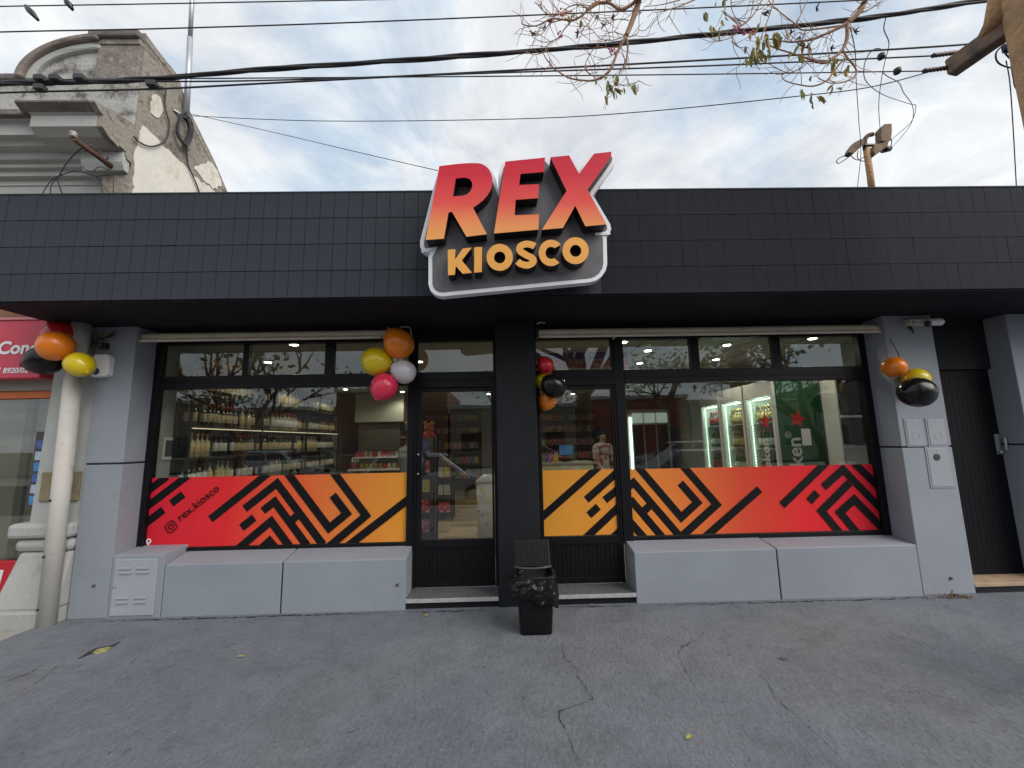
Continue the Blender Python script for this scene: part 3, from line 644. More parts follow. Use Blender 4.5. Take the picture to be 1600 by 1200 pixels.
# ------------------------------------------------------------------ awnings, cameras, meters
m_awn = mat('cream_awning', (0.74, 0.67, 0.54), 0.7, var=0.12, vscale=3, bump=0.2, bscale=30)
def awning(x0, x1, z, label, over=0.0):
    a = empty('rolled_awning', ((x0+x1)/2, 0.1, z), label, 'awning')
    MB().lathe([(0.043, x0), (0.047, x0+0.02), (0.044, (x0+x1)/2), (0.047, x1-0.02), (0.043, x1)], 18, (0, 0.10, z), axis='x').build('fabric_roll', m_awn, a)
    MB().box(x0+0.02, x1-0.16, 0.035, 0.062, z-0.062, z-0.034).build('front_bar', m_awn, a, bevel=0.008)
    for x in (x0-0.012, x1): MB().box(x-0.01, x+0.022, 0.05, 0.16, z-0.05, z+0.06).build('bracket', m_dark, a, bevel=0.004)
    return a
awning(-4.02, -1.14, 2.775, 'cream rolled awning above the left shop window')
awning(0.375, 4.33, 2.755, 'cream rolled awning above the right shop window')
hk = [(-1.10, 0.02, 2.83), (-1.02, 0.02, 2.83), (-0.985, 0.02, 2.80), (-0.975, 0.02, 2.72)]
MB().tube(smooth(hk), 0.008, 6).build('awning_hook', m_metal, None, 'bent metal hook above the orange balloon by left door', 'hook')
MB().tube(smooth([(0.36, -0.02, 2.83), (0.40, -0.02, 2.845), (0.45, -0.02, 2.838)]), 0.008, 6).build('awning_hook', m_metal, None, 'short metal hook under the soffit right of the pillar', 'hook')
# right end gearbox bracket of the awning and camera
g = empty('security_camera', (4.6, 0.0, 2.8), 'white bullet security camera under the soffit on right pier', 'camera')
MB().box(4.36, 4.62, -0.06, 0.06, 2.745, 2.815).build('junction_box', mat('weathered_white', (0.5, 0.49, 0.45), 0.6, var=0.3, vscale=14, col2=(0.10, 0.09, 0.08), c2lo=0.54, c2hi=0.66, c2scale=16), g, bevel=0.01)
MB().lathe([(0.032, 0), (0.040, 0.03), (0.040, 0.12), (0.034, 0.13)], 16, (4.56, -0.08, 2.77), axis='x').build('camera_body', m_white, g)
MB().lathe([(0.030, 0), (0.030, -0.03), (0.018, -0.034)], 14, (4.55, -0.055, 2.752), axis='y').build('lens', m_dark, g)
MB().tube([(4.40, 0.0, 2.76), (4.41, -0.03, 2.70), (4.42, -0.03, 2.66)], [0.02, 0.012, 0.006], 7).build('mount', m_dark, g)
g = empty('security_camera', (-4.12, 0, 2.68), 'small dark camera with loose wires on left pier', 'camera')
MB().box(-4.19, -4.05, -0.02, 0.05, 2.72, 2.80).build('wood_block', mat('bare_wood', (0.36, 0.26, 0.17), 0.8, var=0.2, vscale=12), g, bevel=0.004)
MB().box(-4.165, -4.10, -0.05, 0.0, 2.625, 2.69).lathe([(0.026, 0), (0.026, -0.03), (0.014, -0.034)], 14, (-4.132, -0.05, 2.657), axis='y').build('camera_body', m_dark, g, bevel=0.006)
for k in range(6):
    x = -4.22+random.uniform(-0.03, 0.06); MB().tube(smooth([(-4.05, -0.01, 2.77+0.01*k), (-4.10+random.uniform(-.04, .04), -0.05, 2.74), (x, -0.06, 2.70+random.uniform(-.05, .04)), (x+random.uniform(-.05, .03), -0.04, 2.62+random.uniform(-.05, .05))]), 0.0035, 5).build('loose_wire', m_cable, g)
MB().tube([(-4.26, -0.02, 2.705), (-4.20, -0.02, 2.685)], 0.014, 6).build('wire_joint', m_dark, g)
g = empty('alarm_siren', (-4.1, 0, 2.45), 'white alarm box with blue lens on the left pier', 'alarm')
MB().prism([(-4.195, 2.35), (-4.17, 2.325), (-4.04, 2.335), (-4.022, 2.365), (-4.022, 2.53), (-4.04, 2.56), (-4.165, 2.56), (-4.19, 2.54)], -0.075, 0.0).build('housing', m_white, g, bevel=0.012)
MB().lathe([(0.036, 0), (0.034, -0.008), (0.02, -0.014)], 16, (-4.140, -0.075, 2.385), axis='y').build('blue_lens', mat('blue_lens', (0.01, 0.015, 0.09), 0.2), g)
def meter(x0, x1, z0, z1, label, hole=None):
    g = empty('meter_cover', ((x0+x1)/2, 0, z0), label, 'meter box', 'meter covers on the right pier')
    MB().prism([(x0-0.016, z0-0.012), (x1+0.016, z0-0.012), (x1+0.016, z1+0.016), (x0-0.016, z1+0.016)], -0.006, 0.0, holes=[[(x0+0.004, z0+0.004), (x1-0.004, z0+0.004), (x1-0.004, z1-0.004), (x0+0.004, z1-0.004)]]).build('frame', m_pier, g)
    MB().box(x0, x1, -0.010, -0.0004, z0, z1).build('cover', mat('meter_cover_paint', (0.33, 0.35, 0.39), 0.5, var=0.04), g, bevel=0.005)
    MB().lathe([(0.008, 0), (0.008, -0.004)], 10, ((x0+x1)/2, -0.010, z1-0.025), axis='y').build('screw', m_metal, g)
    if hole: MB().lathe([(0.034, 0), (0.034, -0.004), (0.03, -0.005)], 20, (hole[0], -0.0105, hole[1]), axis='y').build('dial_window', mat('dial_glass', (0.05, 0.06, 0.055), 0.3, var=0.3, vscale=60), g)
    else: MB().prism([((x0+x1)/2+x, (z0+z1)/2-0.04+z) for x, z in circ(0.040)], -0.0115, -0.0098, holes=[[((x0+x1)/2+x, (z0+z1)/2-0.04+z) for x, z in circ(0.037)]]).build('dial_ring', m_pier, g)
meter(4.205, 4.375, 1.47, 1.735, 'upper left grey meter cover on the right pier')
meter(4.435, 4.615, 1.47, 1.735, 'upper right grey meter cover on the right pier')
meter(4.385, 4.605, 1.045, 1.440, 'lower grey meter cover with dark round window on the right pier', (4.476, 1.347))
for (x, z, lab) in ((-3.98, 0.30, 'small rusty pipe stub low on the left pier'), (4.43, 0.155, 'small rusty pipe stub low on the right pier'), (-1.07, 0.235, 'small rusty pipe stub on the end of left bench')):
    MB().lathe([(0.014, 0.01), (0.014, -0.012), (0.006, -0.014)], 10, (x, 0.0, z), axis='y').build('pipe_stub', mat('rust', (0.12, 0.08, 0.06), 0.9), None, lab, 'pipe')

# ------------------------------------------------------------------ balloons
def balloon(name_lab, px, py, Y, r, col, tilt=0.0, squash=1.0, pearl=False):
    c = at(px, py, Y); b = MB(); prof = []
    for k in range(17):
        t = PI*k/16; rr_ = math.sin(t); zz_ = -math.cos(t)
        rr_ *= (1.0+0.07*zz_); zz2 = zz_*1.06 if zz_ > 0 else zz_*(1.10+0.05*(-zz_)**4)
        prof.append((max(rr_*r, 0.004*r), zz2*r*squash))
    prof = [(0.09*r, -1.26*r*squash), (0.10*r, -1.24*r*squash), (0.035*r, -1.17*r*squash)] + prof[1:]
    b.lathe(prof, 28)
    me = b.mesh('balloon', mat('balloon_'+name_lab.split()[0]+('_pearl' if pearl else ''), col, 0.28 if col[0] > 0.05 else 0.22, var=0.06, coat=0.3 if col[0] > 0.05 else 0.0, spec=0.5 if col[0] > 0.05 else 0.4, rvar=0.2))
    me.transform(Matrix.Rotation(tilt, 4, 'Y') @ Matrix.Rotation(random.uniform(-0.5, 0.5), 4, 'X'))
    o = link('balloon', me); o.location = c
    tag(o, name_lab, 'balloon', 'party balloons tied in bunches on the facade'); return c
BR, BO, BY, BK, BW, BP = (0.60, 0.02, 0.03), (0.85, 0.22, 0.01), (0.72, 0.56, 0.008), (0.008, 0.008, 0.009), (0.62, 0.61, 0.65), (0.75, 0.03, 0.09)
knots = {}
def bunch(key, rows, tie):
    cs = [balloon(*r) for r in rows]
    for c in cs[:]:
        pass
    return cs
bunch('L', [('orange balloon at the front of the bunch by the white downpipe', 87, 541, -0.36, 0.136, BO, 0.9), ('red balloon at the back of the bunch by the white downpipe', 98, 527, -0.14, 0.158, BR, 0.4),
            ('black balloon at the lower left of the bunch by white downpipe', 69, 563, -0.22, 0.140, BK, 1.2), ('yellow balloon at the lower right of the bunch by white downpipe', 125, 570, -0.30, 0.115, BY, -0.9)], None)
bunch('M', [('orange balloon topmost of the bunch left of the left door', 623, 537, -0.10, 0.152, BO, 2.6), ('yellow balloon at the left of the bunch left of left door', 588.5, 565, -0.08, 0.146, BY, -1.6),
            ('white pearly balloon in the bunch left of the left door', 630.5, 581, -0.06, 0.122, BW, 2.0, 1.0, True), ('pink red balloon lowest of the bunch left of left door', 600, 604.5, -0.09, 0.134, BP, 0.4)], None)
bunch('N', [('red balloon topmost of the bunch beside the black pillar', 852, 571, 0.12, 0.095, BR, 2.6), ('yellow balloon mostly hidden in the bunch beside black pillar', 852, 596, 0.20, 0.105, BY, 1.6),
            ('black balloon at the front of the bunch beside black pillar', 865, 603, -0.02, 0.128, BK, 2.2), ('orange balloon lowest of the bunch beside the black pillar', 855, 626, 0.14, 0.097, BO, 0.4)], None)
bunch('R', [('orange balloon at upper left of the bunch on the right pier', 1398, 574, -0.13, 0.106, BO, -1.4), ('yellow balloon in the middle of the bunch on right pier', 1431, 594, -0.10, 0.118, BY, 0.3),
            ('black balloon lowest of the bunch on the right pier', 1432, 613, -0.28, 0.148, BK, 1.6)], None)
def string(pts, lab): MB().tube(smooth(pts), 0.004, 5).build('balloon_string', m_cable, None, lab, 'string')
string([(4.19, 0.04, 2.70), (4.185, 0.0, 2.60), (4.19, -0.05, 2.45), (4.18, -0.10, 2.28)], 'dark string holding the bunch of balloons on right pier')
string([at(88, 508, -0.15), at(86, 520, -0.15), at(92, 540, -0.2)], 'dark string holding the bunch of balloons by the downpipe')
string([at(648, 520, -0.05), at(640, 540, 0.0), at(614, 572, -0.03)], 'dark string holding the bunch of balloons by the left door')

# ------------------------------------------------------------------ bin and bag
m_bin = mat('bin_black_plastic', (0.006, 0.006, 0.007), 0.5, spec=0.25, var=0.2, vscale=6, bump=0.08, bscale=60)
tb = empty('waste_bin', (0.235, -0.48, 0), 'black plastic waste bin with ribbed flip lid open in front of pillar', 'bin')
def rloop(cx, cy, w_, d_, z, r=0.035): return [(cx+x, cy+y, z) for x, y in rrect(w_, d_, r, 4)]
def loft(loops, m=0, cap0=True, cap1=True, sm=True):
    b = MB(); n = len(loops[0]); vs = [v for l in loops for v in l]
    b.add(vs, [(i*n+j, i*n+(j+1) % n, (i+1)*n+(j+1) % n, (i+1)*n+j) for i in range(len(loops)-1) for j in range(n)], m, sm)
    if cap0: b.f.append(tuple(range(n))[::-1]); b.m.append(m); b.sm.append(False)
    if cap1: b.f.append(tuple((len(loops)-1)*n+j for j in range(n))); b.m.append(m); b.sm.append(False)
    return b
bx_, by_ = 0.235, -0.49
GB = gz(bx_, by_)
loft([rloop(bx_, by_, 0.262, 0.215, GB+0.0, 0.03), rloop(bx_, by_, 0.270, 0.222, GB+0.008, 0.035), rloop(bx_, by_, 0.295, 0.245, 0.25), rloop(bx_, by_, 0.325, 0.272, 0.445), rloop(bx_, by_, 0.30, 0.25, 0.44), rloop(bx_, by_, 0.26, 0.20, 0.03)]).build('bin_body', m_bin, tb)
MB().tube([Vector(p) for p in rloop(bx_, by_, 0.338, 0.285, 0.452)+rloop(bx_, by_, 0.338, 0.285, 0.452)[:1]], 0.012, 8, cap=False).build('rim', m_bin, tb)
# lid hinged at the back, standing up and leaning against the pillar
lid = MB(); T = Matrix.Translation((bx_-0.005, by_+0.125, 0.470)) @ Matrix.Rotation(math.radians(-116), 4, 'X')
def tl(p): return tuple(T @ Vector(p))
lid.hexa([tl(p) for p in [(-0.165, -0.24, -0.012), (0.165, -0.24, -0.012), (0.165, 0.0, -0.012), (-0.165, 0.0, -0.012), (-0.155, -0.232, 0.012), (0.155, -0.232, 0.012), (0.155, -0.004, 0.012), (-0.155, -0.004, 0.012)]])
lo_ = lid.build('lid', m_bin, tb, bevel=0.008)
for k in range(14):
    x = -0.143+k*0.022
    MB().hexa([tl(p) for p in [(x-0.005, -0.222, -0.020), (x+0.005, -0.222, -0.020), (x+0.005, -0.02, -0.020), (x-0.005, -0.02, -0.020), (x-0.006, -0.224, -0.011), (x+0.006, -0.224, -0.011), (x+0.006, -0.018, -0.011), (x-0.006, -0.018, -0.011)]]).build('lid_rib', m_bin, lo_)
MB().tube([tl(p) for p in [(-0.168, -0.0, -0.02), (-0.09, 0.015, -0.035), (0.0, 0.02, -0.04), (0.09, 0.015, -0.035), (0.168, 0.0, -0.02)]], 0.011, 8).build('lid_lip', mat('bin_grey_edge', (0.06, 0.06, 0.065), 0.35), tb)
# bag pulled over the rim
nb, nl = 120, 16; loops = []
for i in range(nl):
    t = i/(nl-1); l = []
    for j in range(nb):
        a = 2*PI*j/nb; q = rrect(0.35+0.012*math.sin(PI*t), 0.297+0.012*math.sin(PI*t), 0.06, 29)[j] if False else None
        cx, cy = math.cos(a), math.sin(a); e = 4.0
        rad = 1/((abs(cx)**e+abs(cy)**e)**(1/e)); hx, hy = 0.172, 0.146
        hem = 0.262-0.055*cx+0.02*mnoise.noise(Vector((cx*2, cy*2, 0.3)))
        
        z = 0.468-(0.468-hem)*t
        fold = 0.030*t**0.7*mnoise.noise(Vector((a*3.4, t*1.4, 5.1)))+0.020*mnoise.noise(Vector((a*7+t*2, t*5.0, 1.7)))*min(1, t*3)+0.009*mnoise.noise(Vector((a*16, t*11, 9.0)))*min(1, t*4)
        grow = 1.0+0.17*math.sin(PI*min(1, t*0.8))-0.05*cx*t
        l.append((bx_+cx*rad*hx*grow+cx*fold, by_+cy*rad*hy*grow+cy*fold, z+0.006*mnoise.noise(Vector((a*2, t*4, 2.0)))*t))
    loops.append(l)
inner = [(bx_+(x-bx_)*0.93, by_+(y-by_)*0.93, z) for x, y, z in loops[0]]; deep = [(bx_+(x-bx_)*0.8, by_+(y-by_)*0.8, 0.30) for x, y, z in loops[0]]
under = [(bx_+(x-bx_)*0.94, by_+(y-by_)*0.94, z+0.01) for x, y, z in loops[-1]]
bg = loft([under]+loops[::-1]+[inner, deep], 0, False, True, True)
bg.f = [f[::-1] if False else f for f in bg.f]
bg.build('bin_bag', mat('bag_black_film', (0.004, 0.004, 0.005), 0.2, var=0.1, coat=0.0, spec=0.45, bump=0.45, bscale=26), None, 'glossy wrinkled black bag pulled over the rim of the waste bin', 'bag')

# ------------------------------------------------------------------ neighbouring building on the left
m_pl = mat('grey_plaster', (0.39, 0.40, 0.385), 0.85, var=0.10, vscale=1.8, bump=0.3, bscale=22, col2=(0.24, 0.235, 0.22), c2lo=0.60, c2hi=0.74, c2scale=3.5)
m_pl_st = mat('weathered_plaster', (0.36, 0.36, 0.34), 0.9, var=0.2, vscale=4, bump=0.6, bscale=30, col2=(0.10, 0.085, 0.075), c2lo=0.50, c2hi=0.64, c2scale=4.5)
m_pl_br = mat('brown_stained_plaster', (0.20, 0.175, 0.155), 0.95, var=0.3, vscale=7, bump=0.7, bscale=26, col2=(0.34, 0.32, 0.28), c2lo=0.54, c2hi=0.66, c2scale=9)
m_ledge = mat('sooty_ledge', (0.13, 0.115, 0.11), 0.9, var=0.3, vscale=5, bump=0.4, bscale=30, col2=(0.26, 0.25, 0.25), c2lo=0.55, c2hi=0.7, c2scale=6)
m_cream = mat('cream_limewash', (0.66, 0.64, 0.56), 0.9, var=0.10, vscale=2.5, bump=0.3, bscale=16, col2=(0.46, 0.41, 0.33), c2lo=0.52, c2hi=0.70, c2scale=5)
m_rawside = mat('bare_side_render', (0.29, 0.265, 0.225), 0.95, var=0.25, vscale=5, bump=0.7, bscale=22, col2=(0.13, 0.105, 0.085), c2lo=0.48, c2hi=0.62, c2scale=5)
nb_ = empty('neighbour_building', (-8, 1, 0), 'old grey stucco building with arched parapet left of the kiosk', 'building')
XR, XL = -4.15, -12.0
MB().box(XL, XR-0.02, 0.16, 0.9, 3.0, 5.25).build('wall', m_pl, nb_)
MB().prism([(0.05, 0.0), (0.05, 6.36), (0.21, 6.33), (0.5, 6.31), (0.7, 6.03), (1.21, 5.68), (1.54, 5.40), (2.3, 4.75), (5.5, 4.6), (9.0, 4.6), (9.0, 0.0)], XR-0.30, XR, 'x').build('party_wall', m_rawside, nb_)
MB().prism([(0.03, 6.36), (0.03, 6.44), (0.23, 6.40), (0.52, 6.37), (0.74, 6.08), (1.25, 5.73), (1.60, 5.42), (1.54, 5.36), (1.19, 5.66), (0.68, 6.0), (0.48, 6.29), (0.2, 6.32)], XR-0.32, XR+0.006, 'x').build('wall_coping', m_rawside, nb_)
def jitter(poly, amp, step_):
    rg = random.Random(31); o = []
    for i in range(len(poly)):
        a, b_ = Vector(poly[i]), Vector(poly[(i+1) % len(poly)]); n = max(1, int((b_-a).length/step_))
        for k in range(n):
            q = a.lerp(b_, k/n); o.append((q.x+rg.gauss(0, amp), q.y+rg.gauss(0, amp)))
    return o
def side(pts):
    return [(atX(200+u/4.444, 40+v/4.444, XR).y, atX(200+u/4.444, 40+v/4.444, XR).z) for u, v in pts]
for pl in ([(95, 690), (130, 722), (205, 800), (290, 880), (372, 958), (440, 1030), (520, 1085), (680, 1220), (30, 1220), (40, 900)], [(172, 475), (222, 500), (236, 590), (216, 665), (150, 600)], [(455, 990), (520, 962), (580, 955), (620, 1010), (652, 1108), (580, 1125), (520, 1070)]):
    MB().prism(jitter(side(pl), 0.011, 0.05), XR, XR+0.008, 'x').build('limewash_patch', m_cream, nb_)
# attic: stained wall, low coping, arch and pier block
MB().box(XL, XR-0.01, 0.02, 0.4, 5.25, 5.80).build('attic_wall', m_pl_st, nb_)
MB().box(XL, -5.43, -0.03, 0.44, 5.78, 5.86).build('attic_coping', m_ledge, nb_, bevel=0.02)
def arc(rx, rz, c=(-4.60, 5.80), a0=90, a1=180, n=16): return [(c[0]+rx*math.cos(math.radians(a0+(a1-a0)*k/n)), c[1]+rz*math.sin(math.radians(a0+(a1-a0)*k/n))) for k in range(n+1)]
MB().prism(arc(0.74, 0.44)+[(-4.60, 5.8)], 0.03, 0.38).build('tympanum', m_pl_st, nb_)
MB().prism(arc(0.88, 0.55)+arc(0.80, 0.475)[::-1], -0.06, 0.42).build('arch_moulding', mat('terracotta_ledge', (0.20, 0.165, 0.145), 0.9, var=0.35, vscale=7, bump=0.4, bscale=24, col2=(0.30, 0.27, 0.24), c2lo=0.54, c2hi=0.66, c2scale=8), nb_, bevel=0.02)
MB().prism(arc(0.80, 0.475)+arc(0.70, 0.39)[::-1], -0.015, 0.40).build('arch_moulding', m_pl, nb_, bevel=0.015)
MB().box(-4.63, XR-0.004, -0.005, 0.42, 5.80, 6.26).build('attic_pier', m_pl_br, nb_, bevel=0.008)
MB().box(-4.66, XR+0.002, -0.02, 0.43, 6.24, 6.31).build('pier_neck', m_pl_br, nb_, bevel=0.008)
MB().box(-4.72, XR+0.004, -0.06, 0.45, 6.31, 6.40).build('pier_cap', m_ledge, nb_, bevel=0.02)
# cornice: swept profile, with the forward block over the pilaster
prof = [(0.16, 4.66), (0.10, 4.67), (0.10, 4.73), (0.05, 4.74), (0.05, 4.79), (0.00, 4.80), (-0.02, 4.84), (-0.02, 4.87), (-0.10, 4.885), (-0.12, 4.93), (-0.19, 4.945), (-0.19, 5.09), (-0.24, 5.11), (-0.27, 5.17), (-0.27, 5.195), (0.16, 5.28)]
MB().prism(prof, XL, XR-0.015, 'x').build('cornice', m_pl, nb_)
MB().prism(prof, XR-0.0149, XR-0.004, 'x').build('broken_end', m_rawside, nb_)
MB().box(XL, -4.98, -0.285, 0.1, 5.105, 5.175).build('cornice_lip', m_ledge, nb_, bevel=0.012)
bp_ = [(-0.10, 4.86), (-0.22, 4.89), (-0.30, 4.95), (-0.30, 5.075), (-0.33, 5.09), (-0.10, 5.09)]; lp_ = [(-0.10, 5.091), (-0.33, 5.091), (-0.40, 5.145), (-0.40, 5.165), (-0.10, 5.22)]
MB().prism(bp_, -4.90, -4.22, 'x').build('cornice_block', m_pl, nb_)
MB().prism(bp_, -4.2195, XR-0.007, 'x').prism(lp_, -4.2195, XR-0.011, 'x').build('broken_end', m_rawside, nb_)
MB().prism(lp_, -4.97, -4.22, 'x').build('cornice_lip', m_ledge, nb_)
MB().prism([(0.12, 4.64), (0.0, 4.66), (-0.035, 4.74), (-0.035, 4.865), (0.12, 4.865)], -4.62, XR-0.02, 'x').build('corbel', m_pl, nb_)
MB().box(XL, XR-0.02, 0.145, 0.17, 4.585, 4.605).build('moulding', m_pl, nb_, bevel=0.006)
# ground floor: pilaster, plinth, window opening
MB().box(XL, -4.60, 0.34, 0.6, 0.0, 3.0).build('recess_wall', mat('recess_dark_wall', (0.15, 0.14, 0.105), 0.8, var=0.15), nb_)  # recess wall in one dark olive brown base colour
MB().prism([(-4.70, 0.80), (-4.64, 2.95), (-4.185, 2.95), (-4.21, 0.80)], 0.02, 0.5).build('pilaster', m_pl, nb_, bevel=0.012)
MB().box(-4.40, XR-0.06, 0.06, 0.5, 0.0, 3.2).build('pilaster_return', m_pl_st, nb_)
def plinth_prof(): return None
def ring_block(x0, x1, y0, z0, z1, name, bev): MB().box(x0, x1, y0, 0.5, z0, z1).build(name, m_pl, nb_, bevel=bev)
ring_block(-4.80, -4.21, -0.08, 0.76, 0.90, 'plinth_cap', 0.035); ring_block(-4.75, -4.215, -0.05, 0.63, 0.755, 'plinth_torus', 0.05)
MB().hexa([(-4.80, -0.13, 0.12), (-4.22, -0.13, 0.12), (-4.22, 0.5, 0.12), (-4.80, 0.5, 0.12), (-4.70, -0.03, 0.63), (-4.22, -0.03, 0.63), (-4.22, 0.5, 0.63), (-4.70, 0.5, 0.63)]).build('plinth', m_pl, nb_, bevel=0.03)
ring_block(-4.90, -4.225, -0.17, -0.02, 0.13, 'plinth_foot', 0.015)
MB().box(-4.62, -4.24, 0.000, 0.022, 1.10, 1.385).build('meter_hatch', mat('tarnished_brass', (0.26, 0.22, 0.13), 0.5, metal=0.3, var=0.25, vscale=10), nb_, bevel=0.006)
m_or = mat('orange_frame_paint', (0.62, 0.16, 0.035), 0.55, var=0.12)
MB().box(-7.5, -4.68, 0.235, 0.33, 2.16, 2.24).box(-4.76, -4.68, 0.235, 0.33, 0.5, 2.16).build('window_frame', m_or, nb_, bevel=0.006)
MB().box(-7.5, -4.66, 0.20, 0.34, 2.24, 2.42).build('shutter_box', mat('shutter_box', (0.30, 0.29, 0.26), 0.7), nb_)
MB().box(-7.5, -4.76, 0.282, 0.288, 0.50, 2.16).build('pane', m_glass, nb_)
MB().box(-5.2, -5.12, 0.30, 0.36, 0.5, 2.16).build('mullion', mat('dark_wood', (0.05, 0.04, 0.03), 0.6), nb_)
m_redp = mat('red_panel', (0.55, 0.012, 0.03), 0.4, var=0.08)
pn = MB().box(-7.5, -4.76, 0.22, 0.28, 0.05, 0.49).build('stall_riser_panel', m_redp, nb_, bevel=0.006)
text_obj('lettering', 'EI', 0.30, m_white, (-5.34, 0.216, 0.20), pn, shear=0.15, bold=0.004)
pst = MB().box(-5.02, -4.88, 0.264, 0.268, 1.02, 1.80).build('poster_strip', mat('poster_dark', (0.06, 0.05, 0.045), 0.5), nb_)
for k in range(6):
    z = 1.04+k*0.115; MB().box(-5.0, -4.895, 0.260, 0.2635, z, z+0.09).build('sticker', mat('sticker_%d' % (k % 3), [(0.05, 0.25, 0.55), (0.35, 0.45, 0.55), (0.06, 0.12, 0.35)][k % 3], 0.5, var=0.5, vscale=40), pst)
# red shop sign of the neighbour
g = empty('neighbour_sign', (-5.4, 0.0, 2.3), 'red sign with white lettering Conc and a number behind the balloons', 'sign')
MB().box(-8.5, -4.80, 0.02, 0.16, 2.345, 2.965).build('sign_panel', mat('sign_red', (0.60, 0.045, 0.08), 0.4, var=0.05), g, bevel=0.008)
MB().box(-8.5, -4.79, 0.005, 0.17, 2.965, 2.99).build('sign_trim', mat('sign_pink_trim', (0.62, 0.22, 0.24), 0.5), g)
p = at(-6, 552, 0.012); text_obj('lettering', 'Conc', 0.185, m_white, (p.x, 0.014, p.z-0.005), g, bold=0.006, shear=0.12)
p = at(-5, 583, 0.012); text_obj('lettering', '° 8920/02', 0.078, m_white, (p.x, 0.014, p.z), g, bold=0.002, shear=0.12)
# shuttered window above the sign, just visible under the canopy
for k in range(4): MB().box(-7.0+k*0.5, -6.62+k*0.5, 0.12, 0.2, 3.0, 4.3).build('shutter_leaf', mat('brown_shutter', (0.20, 0.10, 0.06), 0.7, var=0.2), nb_)
# downpipe
pt, pb = at(128, 505, -0.10), at(75, 983, -0.10)
dp = empty('downpipe', (-4.27, -0.10, 0), 'white plastic downpipe between the kiosk and its neighbour', 'pipe')
MB().tube([(pb.x, -0.12, -0.02), (pt.x-0.005, -0.11, 2.50)], 0.070, 20).build('pipe', mat('pipe_white', (0.56, 0.54, 0.50), 0.55, var=0.08, vscale=3, col2=(0.40, 0.38, 0.34), c2lo=0.62, c2hi=0.72, c2scale=7), dp)
MB().tube([(pt.x-0.005, -0.11, 2.48), (pt.x+0.008, -0.11, 2.872)], 0.082, 20).build('socket', MATS['pipe_white'], dp)
for z in (0.62, 1.13, 0.16): MB().lathe([(0.013, 0), (0.011, -0.006), (0.004, -0.007)], 8, (pb.x+(pt.x-pb.x)*z/2.8-0.02, -0.189, z), axis='y').build('scuff', m_crack, dp)

# service bracket and cables on the neighbour's frieze
m_rust = mat('rusty_iron', (0.11, 0.055, 0.035), 0.85, var=0.4, vscale=20, bump=0.4, bscale=60)
g = empty('service_bracket', (-4.4, -0.2, 4.5), 'rusty iron service bracket sticking out of the neighbour cornice', 'bracket')
pa, pb2 = at(114, 216, -0.45), at(181, 265, 0.05)
d = (pb2-pa)
MB().tube([pa, pb2], [0.030, 0.036], 4).build('arm', m_rust, g)
MB().lathe([(0.02, 0), (0.035, 0.012), (0.02, 0.03), (0.035, 0.045), (0.02, 0.06)], 12, tuple(pa+Vector((0, 0, 0.01)))).build('insulator', mat('porcelain', (0.35, 0.32, 0.28), 0.3), g)
for k in range(3): MB().tube([pa+d*(0.35+0.2*k)+Vector((0, 0, 0.03)), pa+d*(0.37+0.2*k)+Vector((0.01, 0, 0.07))], 0.009, 6).build('bolt', m_rust, g)
def px_cable(pts, Y, r, name, lab, m=m_cable, grp=None, n=6):
    P = [at(p[0], p[1], p[2] if len(p) > 2 else Y) for p in pts]
    return MB().tube(smooth(P, n), r*0.66, 6).build(name, m, None, lab, 'cable', grp)
def zc(pts): return [(u/6.667, 130+v/6.667) for u, v in pts]
lc = 'cables looping on the neighbour frieze'
px_cable(zc([(1200, 490), (1080, 560), (850, 680), (720, 800), (640, 920), (605, 1000), (620, 1080), (655, 1165), (690, 1250)]), -0.12, 0.010, 'loop_cable', 'thick grey cable hanging from the cornice corner in a long curve', grp=lc)
px_cable(zc([(1190, 950), (1000, 965), (900, 935), (770, 920), (660, 950), (580, 1000), (530, 1080), (530, 1180), (540, 1260)]), -0.10, 0.008, 'loop_cable', 'black cable arching left from the rusty bracket end', grp=lc)
px_cable(zc([(640, 955), (560, 990), (490, 1070), (440, 1160), (420, 1240)]), -0.11, 0.007, 'loop_cable', 'leftmost black cable dropping behind the canopy', grp=lc)
px_cable(zc([(1000, 960), (1040, 1010), (1060, 1090), (1065, 1170), (1070, 1240)]), -0.08, 0.006, 'loop_cable', 'thin cable dropping straight below the rusty bracket', grp=lc)
px_cable(zc([(1000, 970), (1060, 1050), (1150, 1160), (1200, 1240)]), -0.09, 0.006, 'loop_cable', 'thin cable slanting right below the rusty bracket', grp=lc)
px_cable(zc([(1160, 940), (1182, 1010), (1180, 1100), (1175, 1240)]), -0.07, 0.006, 'loop_cable', 'rightmost thin cable falling from the bracket end', grp=lc)
px_cable(zc([(860, 860), (880, 890), (960, 920), (1040, 870), (1160, 930)]), -0.06, 0.006, 'loop_cable', 'thin tangled cable wound round the rusty bracket', grp=lc)
px_cable(zc([(-60, 868), (200, 852), (500, 838), (800, 842), (1390, 850)]), 0.10, 0.006, 'wall_cable', 'upper thin cable clipped along the neighbour frieze', grp=lc)
px_cable(zc([(-60, 900), (300, 900), (600, 896), (880, 896)]), 0.10, 0.007, 'wall_cable', 'lower thin cable clipped along the neighbour frieze', grp=lc)
